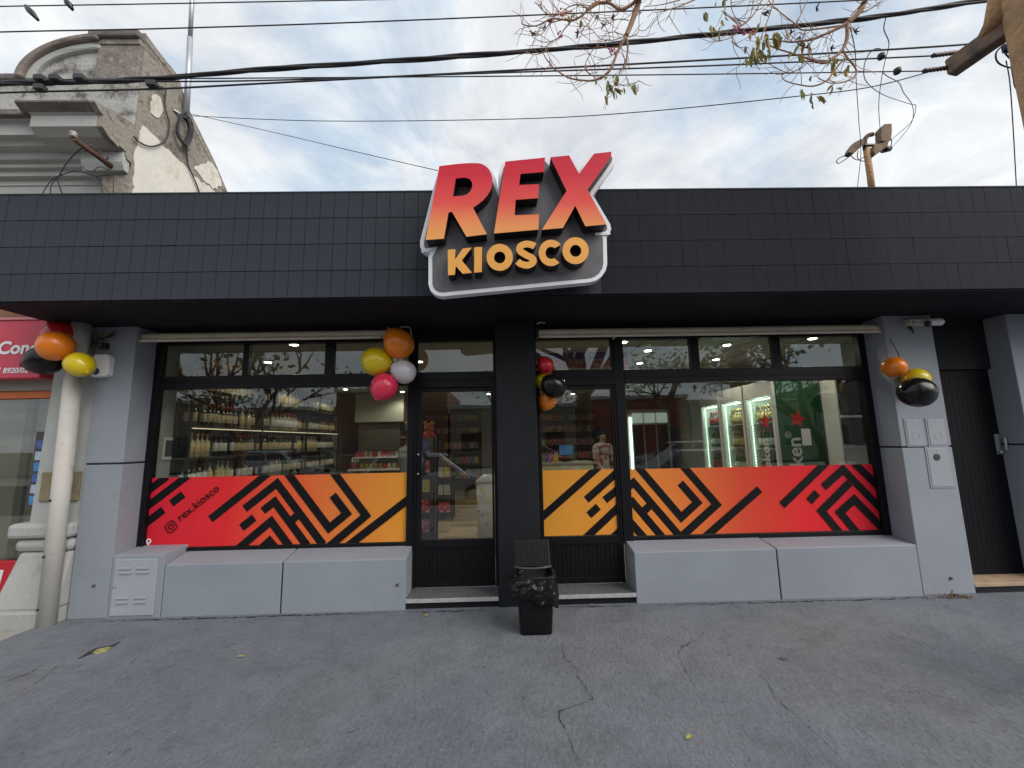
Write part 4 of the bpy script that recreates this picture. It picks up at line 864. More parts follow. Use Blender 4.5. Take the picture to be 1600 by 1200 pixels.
# mast with coiled cable on the party wall
g = empty('service_mast', (-4.1, 0.7, 5.6), 'thin grey conduit mast with black cable coil on the neighbour side wall', 'mast')
m0, m1 = atX(291, 183, XR+0.06), atX(303, -60, XR+0.06)
MB().tube([m0, m0.lerp(m1, 0.5)], 0.034, 10).build('conduit', m_metal, g); MB().tube([m0.lerp(m1, 0.49), m1], 0.027, 10).build('conduit', m_metal, g)
q = atX(270, 171, XR); MB().tube([q, m0+Vector((0, 0, -0.01))], 0.016, 6).build('clamp', m_metal, g)
cc_ = atX(284, 203, XR+0.04); b = MB()
for k in range(5):
    ry, rz = 0.155+0.012*k, 0.30+0.014*k; off = Vector((0.012*k, 0.01*random.uniform(-1, 1), 0.02*random.uniform(-1, 1)))
    b.tube([cc_+off+Vector((0.01*math.sin(3*a), 0.55*ry*math.cos(a), rz*0.62*math.sin(a))) for a in [2*PI*j/28 for j in range(29)]], 0.010, 6, cap=False)
b.build('cable_coil', m_cable, g)
P = [atX(u, v, XR+0.03) for u, v in [(291, 222), (292, 240), (294, 258), (300, 272), (307, 288), (313, 306), (316, 320)]]
MB().tube(smooth(P), 0.010, 6).build('down_cable', m_cable, g)
P = [atX(200+u/4.444, 40+v/4.444, XR+0.03) for u, v in [(150, 420), (200, 420), (260, 440), (255, 520), (265, 600), (288, 690), (270, 780), (220, 825), (150, 838), (80, 810), (40, 770)]]
MB().tube(smooth(P), 0.009, 6).build('side_loop_cable', m_cable, None, 'thin cable looping down the stained side wall of the neighbour', 'cable')

# ------------------------------------------------------------------ overhead cables
YW = -1.3
og = 'overhead cables along the street'
px_cable([(-300, 16), (0, 10), (240, 6), (400, 3), (700, -3), (1300, -16)], YW, 0.007, 'overhead_cable', 'topmost thin cable crossing the upper left sky', grp=og)
px_cable([(-300, 60), (0, 50), (240, 45), (500, 37), (800, 25), (1100, 12), (1350, 0), (1700, -18)], YW, 0.008, 'overhead_cable', 'second thin cable from the top passing behind the twigs', grp=og)
def bundle(pts, Y, R, r, turns, lab):
    P = smooth([at(p[0], p[1], Y) for p in pts], 22); b = MB(); n = len(P)
    for s_ in range(3):
        Q = []
        for i, p in enumerate(P):
            a = turns*2*PI*i/n+s_*2*PI/3; rr_ = R*(1.0+0.35*math.sin(i*0.21+s_)); Q.append(p+Vector((0, rr_*math.cos(a), rr_*math.sin(a))))
        b.tube(Q, r, 6)
    return b.build('cable_bundle', m_cable, None, lab, 'cable', og)
bundle([(-250, 142), (0, 131), (110, 129), (240, 123), (400, 109), (600, 96), (800, 82), (950, 70), (1100, 55), (1250, 40), (1380, 25), (1500, 6), (1700, -25)], YW, 0.0085, 0.0115, 7.3, 'thick twisted black cable bundle crossing the whole sky')
px_cable([(-250, 157), (0, 145), (240, 139), (400, 131), (800, 110), (1100, 94), (1380, 78), (1525, 68), (1580, 60)], YW, 0.011, 'overhead_cable', 'medium black cable just below the twisted bundle', grp=og)
px_cable([(180, 127), (400, 126), (800, 113), (1100, 103), (1375, 91), (1462, 87)], YW, 0.009, 'overhead_cable', 'thin cable ending at the upper insulator of the crossarm', grp=og)
px_cable([(-60, 128), (130, 124), (400, 122), (800, 119), (1100, 116), (1380, 112), (1448, 111)], YW, 0.007, 'overhead_cable', 'thin level cable ending at the lower insulator of the crossarm', grp=og)
px_cable([(298, 181, 0.6), (500, 189, 0.1), (800, 186, -0.5), (1000, 175, -0.9), (1250, 150, -1.2), (1360, 136, -1.28), (1450, 113, -1.3)], 0, 0.006, 'drop_cable', 'thin slack cable from the grey mast to the crossarm', grp=og)
px_cable([(298, 178, 0.6), (420, 205, 0.2), (560, 238, -0.3), (690, 268, -0.86)], 0, 0.005, 'drop_cable', 'hair thin cable from the grey mast down to the sign', grp=og)
for (px, py, lab) in ((-8, 130, 0), (62, 122, 'first dark clamp on the cables over the neighbour arch'), (86, 122, 'second dark clamp on the cables over the neighbour arch'), (124, 121, 'third dark clamp on the cables over the neighbour arch'), (237, 131, 'dark clamp on the cables beside the neighbour corner'), (62, 137, 'dark clamp hanging under the cables over the neighbour arch')):
    if lab:
        c = at(px, py, YW-0.03); MB().box(c.x-0.035, c.x+0.035, c.y-0.02, c.y+0.03, c.z-0.022, c.z+0.022).tube([c+Vector((-0.05, 0, 0.02)), c+Vector((0.06, 0, -0.025))], 0.012, 6).build('cable_clamp', m_dark, None, lab, 'clamp', 'cable clamps', bevel=0.006)
for (px, py, l2, lab) in ((48, 20, (14, 14), 'long dark spacer clamp hanging from the topmost cable'), (110, 10, (6, 8), 'short dark spacer clamp hanging from the topmost cable')):
    a, b_ = at(px-7, py-10, YW), at(px+l2[0]-3, py+l2[1]-3, YW); MB().tube([a, a.lerp(b_, 0.4), b_], [0.016, 0.026, 0.012], 6).build('cable_clamp', m_dark, None, lab, 'clamp', 'cable clamps')

# ------------------------------------------------------------------ utility pole
m_pole = mat('tan_wood_pole', (0.46, 0.28, 0.145), 0.9, var=0.35, vscale=5, bump=0.9, bscale=24, col2=(0.36, 0.21, 0.11), c2lo=0.54, c2hi=0.72, c2scale=5)
m_arm = mat('weathered_crossarm', (0.22, 0.15, 0.10), 0.9, var=0.35, vscale=5, bump=0.6, bscale=16, col2=(0.10, 0.085, 0.075), c2lo=0.5, c2hi=0.65, c2scale=7)
PX, PY_ = 3.86, -1.75
po = empty('utility_pole', (PX, PY_, 0), 'tan wooden utility pole with weathered crossarm at the top right', 'pole')
MB().tube([(PX+0.03, PY_, -0.1), (PX, PY_, 4.3), (PX-0.01, PY_, 6.8)], [0.17, 0.135, 0.11], 18).build('pole', m_pole, po)
ta = at(1484, 108, -1.28); tb2 = Vector((PX+0.16, -2.5, ta.z+0.01))
dv = (tb2-ta).normalized(); sv = Vector((-dv.y, dv.x, 0)).normalized()*0.055; uv_ = Vector((0, 0, 0.07))
MB().hexa([ta-sv-uv_, ta+sv-uv_, tb2+sv-uv_, tb2-sv-uv_, ta-sv+uv_, ta+sv+uv_, tb2+sv+uv_, tb2-sv+uv_]).build('crossarm', m_arm, po, bevel=0.015)
c2 = at(1556, 32, -1.62); MB().tube([ta.lerp(tb2, 0.18)+Vector((0, 0, 0.05)), c2, (PX, PY_, 5.35)], [0.045, 0.065, 0.06], 10).build('brace', m_pole, po)
MB().tube([ta.lerp(tb2, 0.30)+Vector((0.02, 0, 0.09)), ta.lerp(tb2, 0.5)+Vector((0.03, -0.06, 0.2)), (PX+0.1, PY_-0.13, 5.0)], 0.022, 6).build('strap', m_dark, po)
for (px, py) in ((1472, 86), (1458, 110)):
    a = at(px-16, py+1, YW); b_ = at(px+22, py-4, YW)
    bb = MB(); Q = []; rs = []
    for k in range(15): Q.append(a.lerp(b_, k/14)); rs.append(0.020 if k % 2 else 0.012)
    bb.tube(Q, rs, 8); bb.tube([b_, at(px+30, py-6, YW)], 0.012, 6); bb.build('insulator', mat('brown_insulator', (0.07, 0.045, 0.035), 0.4), po)
MB().lathe([(0.02, 0), (0.035, 0.015), (0.035, 0.05), (0.02, 0.06)], 12, tuple(at(1577, 80, -1.6))).build('insulator', mat('blue_insulator', (0.015, 0.02, 0.08), 0.3), po)
for pts in ([(1570, 68), (1556, 84), (1562, 100), (1590, 107), (1640, 104)], [(1568, 80), (1580, 92), (1600, 98), (1640, 100)], [(1580, 98), (1583, 120), (1590, 140), (1620, 145)]):
    MB().tube(smooth([at(x, y, -1.55) for x, y in pts]), 0.006, 5).build('jumper_wire', m_cable, po)
px_cable([(1572, 95, -1.5), (1578, 130, -1.3), (1583, 200, -1.0), (1588, 290, -0.7), (1589, 310, -0.65)], 0, 0.006, 'drop_cable', 'thin cable dropping from the pole to the canopy at far right', grp=og)
# bypass wires hanging between the cables and the roof post
dg = 'slack wires by the roof post'
px_cable([(1386, 22, -1.3), (1381, 45, -1.2), (1389, 68, -1.0), (1383, 95, -0.6), (1377, 125, -0.1), (1373, 165, 0.5), (1375, 200, 0.95)], 0, 0.006, 'slack_wire', 'slack wire falling from the twisted bundle to the upright box', grp=dg)
px_cable([(1328, 42, -1.3), (1336, 80, -1.0), (1338, 130, -0.2), (1342, 190, 0.6), (1345, 240, 1.0), (1339, 300, 1.2), (1337, 330, 1.3)], 0, 0.006, 'slack_wire', 'slack wire falling straight behind the roof post', grp=dg)
px_cable([(1380, 78, -1.3), (1369, 76, -1.25), (1358, 84, -1.2), (1350, 105, -1.0), (1354, 128, -0.6), (1380, 148, -0.1), (1420, 162, 0.4), (1431, 166, 0.6), (1424, 190, 0.8), (1400, 212, 1.0), (1385, 224, 1.0)], 0, 0.006, 'slack_wire', 'slack wire looping right and back to the roof post box', grp=dg)
px_cable([(1380, 114, -1.25), (1388, 120, -1.1), (1405, 130, -0.6), (1412, 145, -0.1), (1426, 166, 0.4), (1425, 190, 0.8), (1410, 212, 1.0), (1392, 232, 1.0)], 0, 0.006, 'slack_wire', 'second slack wire bending down to the roof post box', grp=dg)
for (px, py, lab) in ((1377, 88, 'dark connector on the upper thin cable by the twigs'), (1402, 111, 'dark connector on the lower thin cable by the crossarm')):
    c = at(px, py, YW); MB().lathe([(0.008, -0.03), (0.026, -0.018), (0.026, 0.018), (0.008, 0.03)], 8, tuple(c)).build('cable_connector', m_dark, None, lab, 'connector', 'cable connectors')
# roof post
YR = 1.0
g = empty('roof_post', (3.9, YR, 3.55), 'tan roof post with rusty bracket boxes above the right fascia', 'post')
def rp(u, v, Y=YR): return at(1280+u/7.06, 130+v/7.06, Y)
MB().tube([rp(590, 1250), rp(560, 1000), rp(520, 720)], 0.040, 14).build('post', m_pole, g)
MB().tube(smooth([rp(512, 740), rp(500, 660), rp(510, 610), rp(545, 575), rp(590, 565)]), 0.030, 10).build('gooseneck', m_rust, g)
def pboard(pts, th, nm, m): MB().prism([(rp(*p).x, rp(*p).z) for p in pts], YR-th/2-0.03, YR+th/2-0.03).build(nm, m, g, bevel=0.008)
pboard([(630, 680), (625, 540), (665, 495), (745, 490), (750, 560), (740, 660), (700, 690)], 0.10, 'fuse_box', m_arm)
pboard([(275, 800), (300, 750), (345, 690), (410, 655), (455, 660), (450, 705), (395, 760), (330, 818)], 0.09, 'fuse_box', m_arm)
pboard([(545, 790), (560, 720), (640, 700), (715, 680), (700, 735), (640, 780), (565, 835)], 0.10, 'bracket_board', m_arm)
pboard([(470, 690), (715, 690), (715, 712), (470, 712)], 0.04, 'strap', m_dark)
MB().tube([rp(700, 735), rp(780, 720)], [0.045, 0.04], 10).build('insulator', m_dark, g)
for pts in ([(290, 800), (230, 820), (192, 860), (210, 885), (260, 860), (310, 825)], [(350, 800), (390, 835), (440, 845), (520, 795)], [(430, 745), (420, 810), (445, 850), (500, 862)], [(595, 570), (640, 575)], [(745, 580), (790, 610), (800, 660), (780, 715)], [(740, 500), (770, 478), (765, 500), (745, 515)]):
    MB().tube(smooth([rp(*p) for p in pts]), 0.006, 5).build('wire_loop', m_cable, g)

# ------------------------------------------------------------------ street tree whose twigs hang into the view
m_bark = mat('tree_bark', (0.16, 0.105, 0.065), 0.9, var=0.3, vscale=6, bump=0.7, bscale=22)
m_twig = mat('twig_bark', (0.36, 0.22, 0.14), 0.85, var=0.3, vscale=9)
m_lf = [mat('leaf_olive', (0.26, 0.24, 0.04), 0.55, var=0.35, vscale=15), mat('leaf_green', (0.16, 0.19, 0.045), 0.55, var=0.35, vscale=15), mat('leaf_ochre', (0.33, 0.23, 0.05), 0.6, var=0.35, vscale=15)]
m_flow = mat('pink_blossom', (0.50, 0.06, 0.14), 0.6, var=0.3, vscale=20)
def leafmesh(m, L_=1.0, W_=0.36):
    b = MB(); ring = [(0, 0, 0), (0.25, W_*0.75, 0.05), (0.5, W_, 0.08), (0.78, W_*0.6, 0.05), (1, 0, -0.06), (0.78, -W_*0.6, 0.05), (0.5, -W_, 0.08), (0.25, -W_*0.75, 0.05)]
    b.add([(x*L_, y*L_*0.6, z*L_) for x, y, z in ring]+[(0.5*L_, 0, -0.03*L_)], [(8, i, (i+1) % 8) for i in range(8)], 0, False); return b.mesh('leaf', m)
lms = [leafmesh(m) for m in m_lf]
TX, TY = 2.25, -6.45
tr = empty('street_tree', (TX, TY, -0.05), 'nearly bare street tree hanging pink budded twigs into the top of the picture', 'tree')
b = MB()
trunk = smooth([(TX+0.05, TY, -0.12), (TX, TY, 0.8), (TX-0.08, TY+0.05, 1.9), (TX-0.02, TY+0.12, 2.8)], 4)
b.tube(trunk, [0.27-0.008*i for i in range(len(trunk))], 14)
fork = trunk[-1]
YT = -2.05
def tw(ox, oy, sc): return lambda u, v, y=YT: at(ox+u/sc, oy+v/sc, y)
t1, t2 = tw(800, 0, 5.333), tw(1080, 0, 5.333)
j1 = Vector((1.35, -3.2, 4.6)); j2 = Vector((2.55, -3.3, 4.9))
twr = random.Random(77)
def limb(pts, r0, r1, n=7, mb=None):
    if mb is not None: r0, r1 = r0*0.72, r1*0.75
    P = smooth(pts, 5); k = len(P); (mb or b).tube(P, [r0+(r1-r0)*i/(k-1) for i in range(k)], n)
    if mb is not None:
        for i in range(2, k-1):
            if twr.random() < 0.42:
                d = (P[i+1]-P[i-1]).normalized(); q = P[i]; e = (d*0.6+Vector((twr.uniform(-1, 1), twr.uniform(-0.5, 0.5), twr.uniform(-1, 0.8)))).normalized(); Q = [q]
                for j_ in range(4): e = (e+Vector((twr.uniform(-.4, .4), twr.uniform(-.2, .2), twr.uniform(-.3, .45)))).normalized(); q = q+e*twr.uniform(0.018, 0.05); Q.append(q)
                mb.tube(Q, [0.0022, 0.002, 0.0018, 0.0015, 0.0012], 4)
limb([fork, (1.9, -5.2, 3.9), j1, t1(1075, -160, -2.3)], 0.15, 0.03, 10)
limb([fork, (2.6, -5.2, 4.1), j2, t2(1500, -120, -2.3)], 0.15, 0.035, 10)
# rest of the crown, up and back over the street
crown = []
def grow(p, d, r, depth):
    n = 4; P = [p]; q = p; dd = d.copy()
    ln = (1.35, 1.1, 0.85, 0.6, 0.4)[depth]*random.uniform(0.8, 1.2)
    for k in range(n):
        dd = (dd+Vector((random.uniform(-.25, .25), random.uniform(-.25, .25), random.uniform(-.15, .22)))).normalized(); q = q+dd*ln/n; P.append(q)
    if q.y > -3.4: return
    b.tube(P, [r*(1-0.4*k/n) for k in range(n+1)], 6 if depth < 2 else 4, cap=False)
    if depth >= 4: crown.append((q, dd)); return
    for k in range(3 if depth < 3 else 2):
        nd = (dd+Vector((random.uniform(-.9, .9), random.uniform(-.9, .9), random.uniform(-.3, .6)))).normalized(); grow(q, nd, r*0.58, depth+1)
for d0 in ((-0.7, -0.5, 0.8), (0.8, -0.5, 0.9), (0.1, -0.8, 1.0), (-0.9, 0.1, 0.9), (0.3, 0.1, 1.2)): grow(fork, Vector(d0).normalized(), 0.13, 0)
b.build('trunk', m_bark, tr)
tg = MB()
for pts, r0, r1 in [([t1(1075, -160, -2.3), t1(1060, 0), t1(1000, 180), t1(950, 300)], 0.026, 0.019), ([t1(950, 300), t1(885, 420), t1(830, 560), t1(780, 620), t1(700, 664), t1(620, 672), t1(480, 650), t1(380, 592), t1(320, 550), t1(316, 480)], 0.013, 0.003), ([t1(950, 300), t1(965, 400), t1(940, 540), t1(900, 600), t1(865, 690), t1(800, 770), t1(780, 820)], 0.009, 0.003),
                    ([t1(1075, -160, -2.3), t1(1030, 0), t1(960, 60), t1(900, 82), t1(820, 30), t1(740, 20), t1(640, 80), t1(570, 140), t1(500, 170), t1(420, 162), t1(320, 160), t1(200, 215), t1(90, 205), t1(88, 170)], 0.016, 0.003), ([t1(860, -40), t1(780, 20), t1(700, 25), t1(620, 90)], 0.015, 0.012), ([t1(500, 170), t1(430, 250), t1(395, 310), t1(310, 360), t1(270, 430), t1(180, 455), t1(110, 425)], 0.006, 0.002), ([t1(420, 165), t1(320, 195), t1(270, 260), t1(220, 295), t1(140, 295)], 0.005, 0.002), ([t1(360, 150), t1(260, 90), t1(190, 10)], 0.005, 0.002), ([t1(420, 120), t1(330, 30), t1(300, -30)], 0.004, 0.002), ([t1(500, 90), t1(420, 110), t1(340, 125), t1(240, 30)], 0.006, 0.002), ([t1(640, 80), t1(560, 40), t1(470, 60), t1(380, 130)], 0.006, 0.003), ([t1(690, 110), t1(640, 190), t1(580, 250), t1(550, 285)], 0.004, 0.002), ([t1(900, 82), t1(850, 140), t1(730, 150), t1(700, 125)], 0.004, 0.002), ([t1(975, 170), t1(880, 160), t1(800, 200), t1(760, 215)], 0.004, 0.002), ([t1(950, 300), t1(860, 265), t1(870, 240), t1(930, 130)], 0.004, 0.002), ([t1(940, 300), t1(840, 335), t1(740, 325), t1(680, 260), t1(640, 235)], 0.004, 0.002), ([t1(900, 390), t1(800, 400), t1(700, 395), t1(640, 470), t1(605, 560), t1(640, 610), t1(720, 600)], 0.005, 0.002), ([t1(880, 430), t1(800, 480), t1(710, 500)], 0.004, 0.002), ([t1(970, 310), t1(1050, 270), t1(1060, 130), t1(1085, 105)], 0.004, 0.002), ([t1(865, 685), t1(930, 715), t1(1000, 705), t1(1060, 670)], 0.004, 0.002), ([t1(1560, -20), t1(1400, 50), t1(1270, 90), t1(1180, 105)], 0.006, 0.002), ([t1(1400, 0), t1(1240, 40), t1(1100, 55)], 0.005, 0.002), ([t1(1340, 60), t1(1310, 130), t1(1275, 185)], 0.004, 0.002),
                    ([t2(1500, -120, -2.3), t2(1450, 0), t2(1400, 100), t2(1300, 190)], 0.026, 0.020), ([t2(1300, 190), t2(1230, 232), t2(1120, 282), t2(1020, 325), t2(900, 345), t2(820, 350), t2(740, 340)], 0.014, 0.005), ([t2(1300, 190), t2(1298, 320), t2(1260, 410), t2(1190, 480), t2(1100, 525), t2(980, 490), t2(860, 450), t2(700, 400), t2(600, 350)], 0.016, 0.004), ([t2(1262, 415), t2(1300, 480), t2(1350, 540), t2(1378, 600), t2(1330, 660), t2(1240, 690), t2(1150, 690), t2(1060, 650)], 0.009, 0.003), ([t2(1280, 480), t2(1200, 580), t2(1130, 670), t2(1030, 715), t2(920, 710), t2(780, 670), t2(750, 605)], 0.009, 0.003), ([t2(1020, 330), t2(985, 380), t2(982, 470), t2(940, 550), t2(870, 590), t2(790, 602), t2(640, 530), t2(560, 500)], 0.007, 0.002), ([t2(1280, 210), t2(1100, 235), t2(930, 250), t2(880, 210), t2(680, 50), t2(640, -20)], 0.008, 0.003), ([t2(880, 190), t2(980, -20)], 0.005, 0.003), ([t2(690, -20), t2(660, 100), t2(610, 240), t2(540, 400), t2(440, 520), t2(300, 610)], 0.006, 0.002), ([t2(600, -20), t2(520, 120), t2(430, 210), t2(370, 230)], 0.007, 0.003), ([t2(520, -20), t2(490, 140), t2(400, 220)], 0.005, 0.002), ([t2(330, -20), t2(345, 100), t2(420, 210)], 0.005, 0.002), ([t2(400, 215), t2(280, 110), t2(250, 90)], 0.004, 0.002), ([t2(380, 280), t2(300, 325), t2(200, 338), t2(210, 300)], 0.004, 0.002), ([t2(330, 340), t2(390, 390), t2(480, 398)], 0.003, 0.002), ([t2(820, 350), t2(900, 270), t2(1000, 330)], 0.004, 0.002), ([t2(1410, 105), t2(1500, 70), t2(1620, -20)], 0.006, 0.003), ([t2(1330, 130), t2(1420, 30), t2(1440, -30)], 0.005, 0.003)]:
    limb(pts, r0, r1, 6, tg)
tg.build('twigs', m_twig, tr)
def leaf_at(p, L_, k=None, down=True):
    o = link('leaf', lms[random.randrange(3) if k is None else k], tr); o.location = p-tr.location if False else p; o.scale = (L_,)*3
    o.rotation_euler = (random.uniform(-0.9, 0.9), random.uniform(0.7, 1.9) if down else random.uniform(-1, 1), random.uniform(0, 2*PI))
for f, u, v, n, sp_ in [(t1, 690, 660, 1, 10), (t1, 800, 700, 7, 45), (t1, 860, 640, 4, 30), (t1, 890, 740, 4, 30), (t1, 780, 800, 2, 15), (t1, 1030, 705, 4, 35), (t1, 470, 90, 4, 60), (t1, 560, 180, 2, 25), (t2, 100, 120, 2, 25), (t2, 265, 160, 5, 45), (t2, 200, 255, 4, 35), (t2, 270, 30, 4, 40), (t2, 540, 230, 6, 45), (t2, 720, 300, 9, 50), (t2, 620, 330, 9, 60), (t2, 540, 390, 10, 60), (t2, 520, 470, 7, 45), (t2, 590, 450, 4, 30), (t2, 650, 400, 4, 30), (t2, 870, 440, 3, 25), (t2, 1210, 510, 5, 35), (t2, 1170, 545, 3, 25), (t2, 1300, 550, 3, 30), (t2, 1000, 640, 1, 10), (t2, 930, 750, 3, 22), (t2, 1000, 780, 2, 20), (t2, 1045, 800, 3, 20), (t2, 1180, 710, 3, 30), (t2, 1020, 850, 1, 8), (t2, 910, 370, 4, 60)]:
    for k in range(n):
        q = f(u+random.gauss(0, sp_*0.6), v+random.gauss(0, sp_*0.6), YT+random.uniform(-0.06, 0.06)); leaf_at(q, random.uniform(0.040, 0.075))
fm = MB()
for f, u, v in [(t1, 410, 120), (t1, 405, 285), (t1, 840, 420), (t1, 850, 440), (t2, 370, 235), (t2, 400, 215), (t2, 450, 270), (t2, 480, 280), (t1, 420, 95)]:
    for k in range(5):
        q = f(u+random.gauss(0, 14), v+random.gauss(0, 14)); fm.lathe([(0.0015, -0.008), (0.0065, -0.002), (0.005, 0.004), (0.0015, 0.008)], 6, tuple(q))
for f, u, v in [(t1, 275, 225), (t1, 320, 180), (t1, 550, 275), (t1, 765, 210), (t1, 835, 155), (t1, 710, 130), (t1, 170, 285), (t2, 630, 100), (t2, 610, 120), (t2, 830, 275), (t2, 900, 310), (t2, 905, 375), (t2, 960, 395), (t2, 1165, 400), (t2, 1365, 262), (t2, 1045, 60)]:
    q = f(u, v)
    for k in range(4):
        d = Vector((random.uniform(-1, 1), random.uniform(-1, 1), random.uniform(-1, 1))).normalized()*0.026; fm.tube([q, q+d], [0.006, 0.002], 5, 1)
fm.build('blossom', [m_flow, mat('seed_bud', (0.10, 0.06, 0.06), 0.7)], tr)
cb = MB(); rng = random.Random(5)
for (q, d) in crown:
    for k in range(3):
        c = q+Vector((rng.gauss(0, .18), rng.gauss(0, .18), rng.gauss(0, .15)))
        a = Vector((rng.uniform(-1, 1), rng.uniform(-1, 1), rng.uniform(-1, .2))).normalized()*0.09; e = a.orthogonal().normalized()*0.03
        cb.add([c, c+a*0.5+e, c+a, c+a*0.5-e], [(0, 1, 2, 3)])
if cb.v: o = cb.build('foliage', m_lf[1], tr); o['kind'] = 'stuff'

# ------------------------------------------------------------------ inside the shop
m_steel_k = mat('black_shelf_metal', (0.015, 0.014, 0.013), 0.45)
m_shelfw = mat('dark_shelf_board', (0.05, 0.032, 0.022), 0.5, var=0.25, vscale=6)
m_lampe = mat('lamp_glow', (1, 1, 1), 0.5, emit=(1.0, 0.93, 0.80), estr=14.0)
m_led = mat('led_glow', (1, 1, 1), 0.5, emit=(0.74, 1.0, 0.82), estr=6.0)
m_ledw = mat('warm_led_glow', (1, 1, 1), 0.5, emit=(1.0, 0.80, 0.50), estr=0.7)
CZ = 2.82
def downlight(x, y, dlab, pw=21.0):
    g = empty('ceiling_downlight', (x, y, CZ-0.02), dlab, 'lamp', 'downlights in the shop ceiling')
    MB().lathe([(0.062, -0.016), (0.062, -0.002), (0.05, -0.0015)], 20, (x, y, CZ-0.002-(0.014 if x > 1.78 else 0))).build('trim_ring', m_white, g)
    MB().lathe([(0.044, -0.022), (0.046, -0.016), (0.046, -0.008)], 16, (x, y, CZ-0.002-(0.014 if x > 1.78 else 0))).build('lens', m_lampe, g)
    ld = bpy.data.lights.new('downlight', 'SPOT'); ld.energy = pw; ld.color = (1.0, 0.90, 0.74); ld.shadow_soft_size = 0.05; ld.spot_size = math.radians(150); ld.spot_blend = 0.6
    lo = bpy.data.objects.new('downlight_beam', ld); COL.objects.link(lo); lo.parent = g; lo.location = (0, 0, -0.035)
for x, y, dlab in [(-2.52, 0.62, 'lit downlight just inside the middle transom of left window'), (-3.42, 1.66, 'lit downlight over the near end of the bottle shelf'), (-1.26, 1.80, 'lit downlight seen beside the white balloon'), (2.93, 0.95, 'lit downlight just inside the middle transom of right window'), (1.51, 0.76, 'lit downlight just inside the first transom of right window'), (1.98, 1.22, 'lit downlight right of the blue and red header board'), (3.30, 1.95, 'lit downlight before the middle drinks cooler'), (2.17, 2.14, 'lit downlight between header board and drinks coolers'), (-2.6, 3.4, 'lit downlight in the middle of the left shop half'), (-0.6, 3.6, 'lit downlight in line with the left door'), (1.4, 4.0, 'lit downlight over the person by the counter'), (-2.4, 5.4, 'lit downlight in front of the pale bulkhead'), (-0.4, 6.2, 'lit downlight deep in the shop in line with the pillar'), (1.8, 6.4, 'lit downlight deep in the shop before the right back rack'), (3.0, 4.4, 'lit downlight before the distant cooler'), (3.85, 0.66, 'added downlight brightening the white rack at the right window'), (-3.5, 3.2, 'lit downlight over the middle of the bottle shelf'), (-3.5, 4.8, 'lit downlight over the far end of the bottle shelf')]: downlight(x, y, dlab, 8.0 if 'bottle shelf' in dlab else 18.0)  # the downlight by the white rack is an addition to brighten that rack

ORD = ['first', 'second', 'third', 'fourth', 'fifth', 'sixth', 'seventh', 'eighth', 'ninth', 'tenth', 'eleventh', 'twelfth', 'thirteenth', 'fourteenth', 'fifteenth', 'sixteenth', 'seventeenth', 'eighteenth', 'nineteenth']
def nth(k):
    if k < 19: return ORD[k]
    t, u = divmod(k+1, 10); tn = {2: 'twent', 3: 'thirt', 4: 'fort', 5: 'fift', 6: 'sixt'}[t]
    return tn+'ieth' if u == 0 else tn+'y-'+ORD[u-1]
# bottles
def bottle_mesh(nm, glass, label, cap, h=0.30, r=0.037, lab=(0.20, 0.58)):
    pr = [(r*0.94, 0.0), (r, 0.006), (r, lab[0]*h), (r*1.02, lab[0]*h+0.001), (r*1.02, lab[1]*h-0.001), (r, lab[1]*h), (r, 0.62*h), (r*0.62, 0.70*h), (r*0.36, 0.76*h), (r*0.34, 0.86*h), (r*0.40, 0.862*h), (r*0.40, 1.0*h)]
    return MB().lathe(pr, 10, ms=[0, 0, 0, 1, 0, 0, 0, 0, 0, 2, 2]).mesh(nm, [glass, label, cap])
g_dk = mat('dark_bottle_glass', (0.012, 0.012, 0.010), 0.12, coat=0.5); g_gr = mat('green_bottle_glass', (0.02, 0.085, 0.02), 0.12, coat=0.5); g_am = mat('amber_bottle_glass', (0.16, 0.065, 0.012), 0.12, coat=0.5); g_cl = mat('pale_spirit_glass', (0.42, 0.38, 0.24), 0.1, coat=0.5)
l_w = mat('label_white', (0.72, 0.72, 0.70), 0.6, var=0.08, vscale=60, col2=(0.25, 0.22, 0.2), c2lo=0.62, c2hi=0.66, c2scale=70); l_c = mat('label_cream', (0.58, 0.50, 0.31), 0.6, var=0.25, vscale=50, col2=(0.30, 0.16, 0.06), c2lo=0.58, c2hi=0.62, c2scale=70); l_y = mat('label_yellow', (0.66, 0.54, 0.26), 0.6, col2=(0.3, 0.05, 0.02), c2lo=0.58, c2hi=0.62, c2scale=70); l_r = mat('label_red', (0.45, 0.03, 0.03), 0.6, col2=(0.7, 0.6, 0.4), c2lo=0.58, c2hi=0.62, c2scale=70)
c_k = mat('cap_black', (0.02, 0.02, 0.02), 0.4); c_g = mat('cap_gold', (0.45, 0.30, 0.08), 0.35, metal=0.6); c_r = mat('cap_red', (0.30, 0.02, 0.03), 0.4)
BM = {'dw': bottle_mesh('wine_bottle', g_dk, l_w, c_k), 'dc': bottle_mesh('wine_bottle', g_dk, l_c, c_r), 'gc': bottle_mesh('wine_bottle', g_gr, l_c, c_g), 'aw': bottle_mesh('spirit_bottle', g_am, l_c, c_k, 0.28, 0.042), 'cy': bottle_mesh('spirit_bottle', g_cl, l_y, c_g, 0.30, 0.040), 'cw': bottle_mesh('spirit_bottle', g_cl, l_w, c_r, 0.31, 0.038), 'sg': bottle_mesh('beer_bottle', g_gr, l_w, c_g, 0.23, 0.031), 'sa': bottle_mesh('beer_bottle', g_am, l_y, c_g, 0.23, 0.031), 'sr': bottle_mesh('beer_bottle', g_dk, l_r, c_r, 0.22, 0.034)}
def put(kind, p, lab, grp, cat='bottle', s=1.0):
    o = link(BM[kind].name.split('.')[0], BM[kind]); o.location = p; o.rotation_euler = (0, 0, random.uniform(-0.5, 0.5)+PI/2); o.scale = (s, s, s*random.uniform(0.97, 1.03)); tag(o, lab, cat, grp); return o
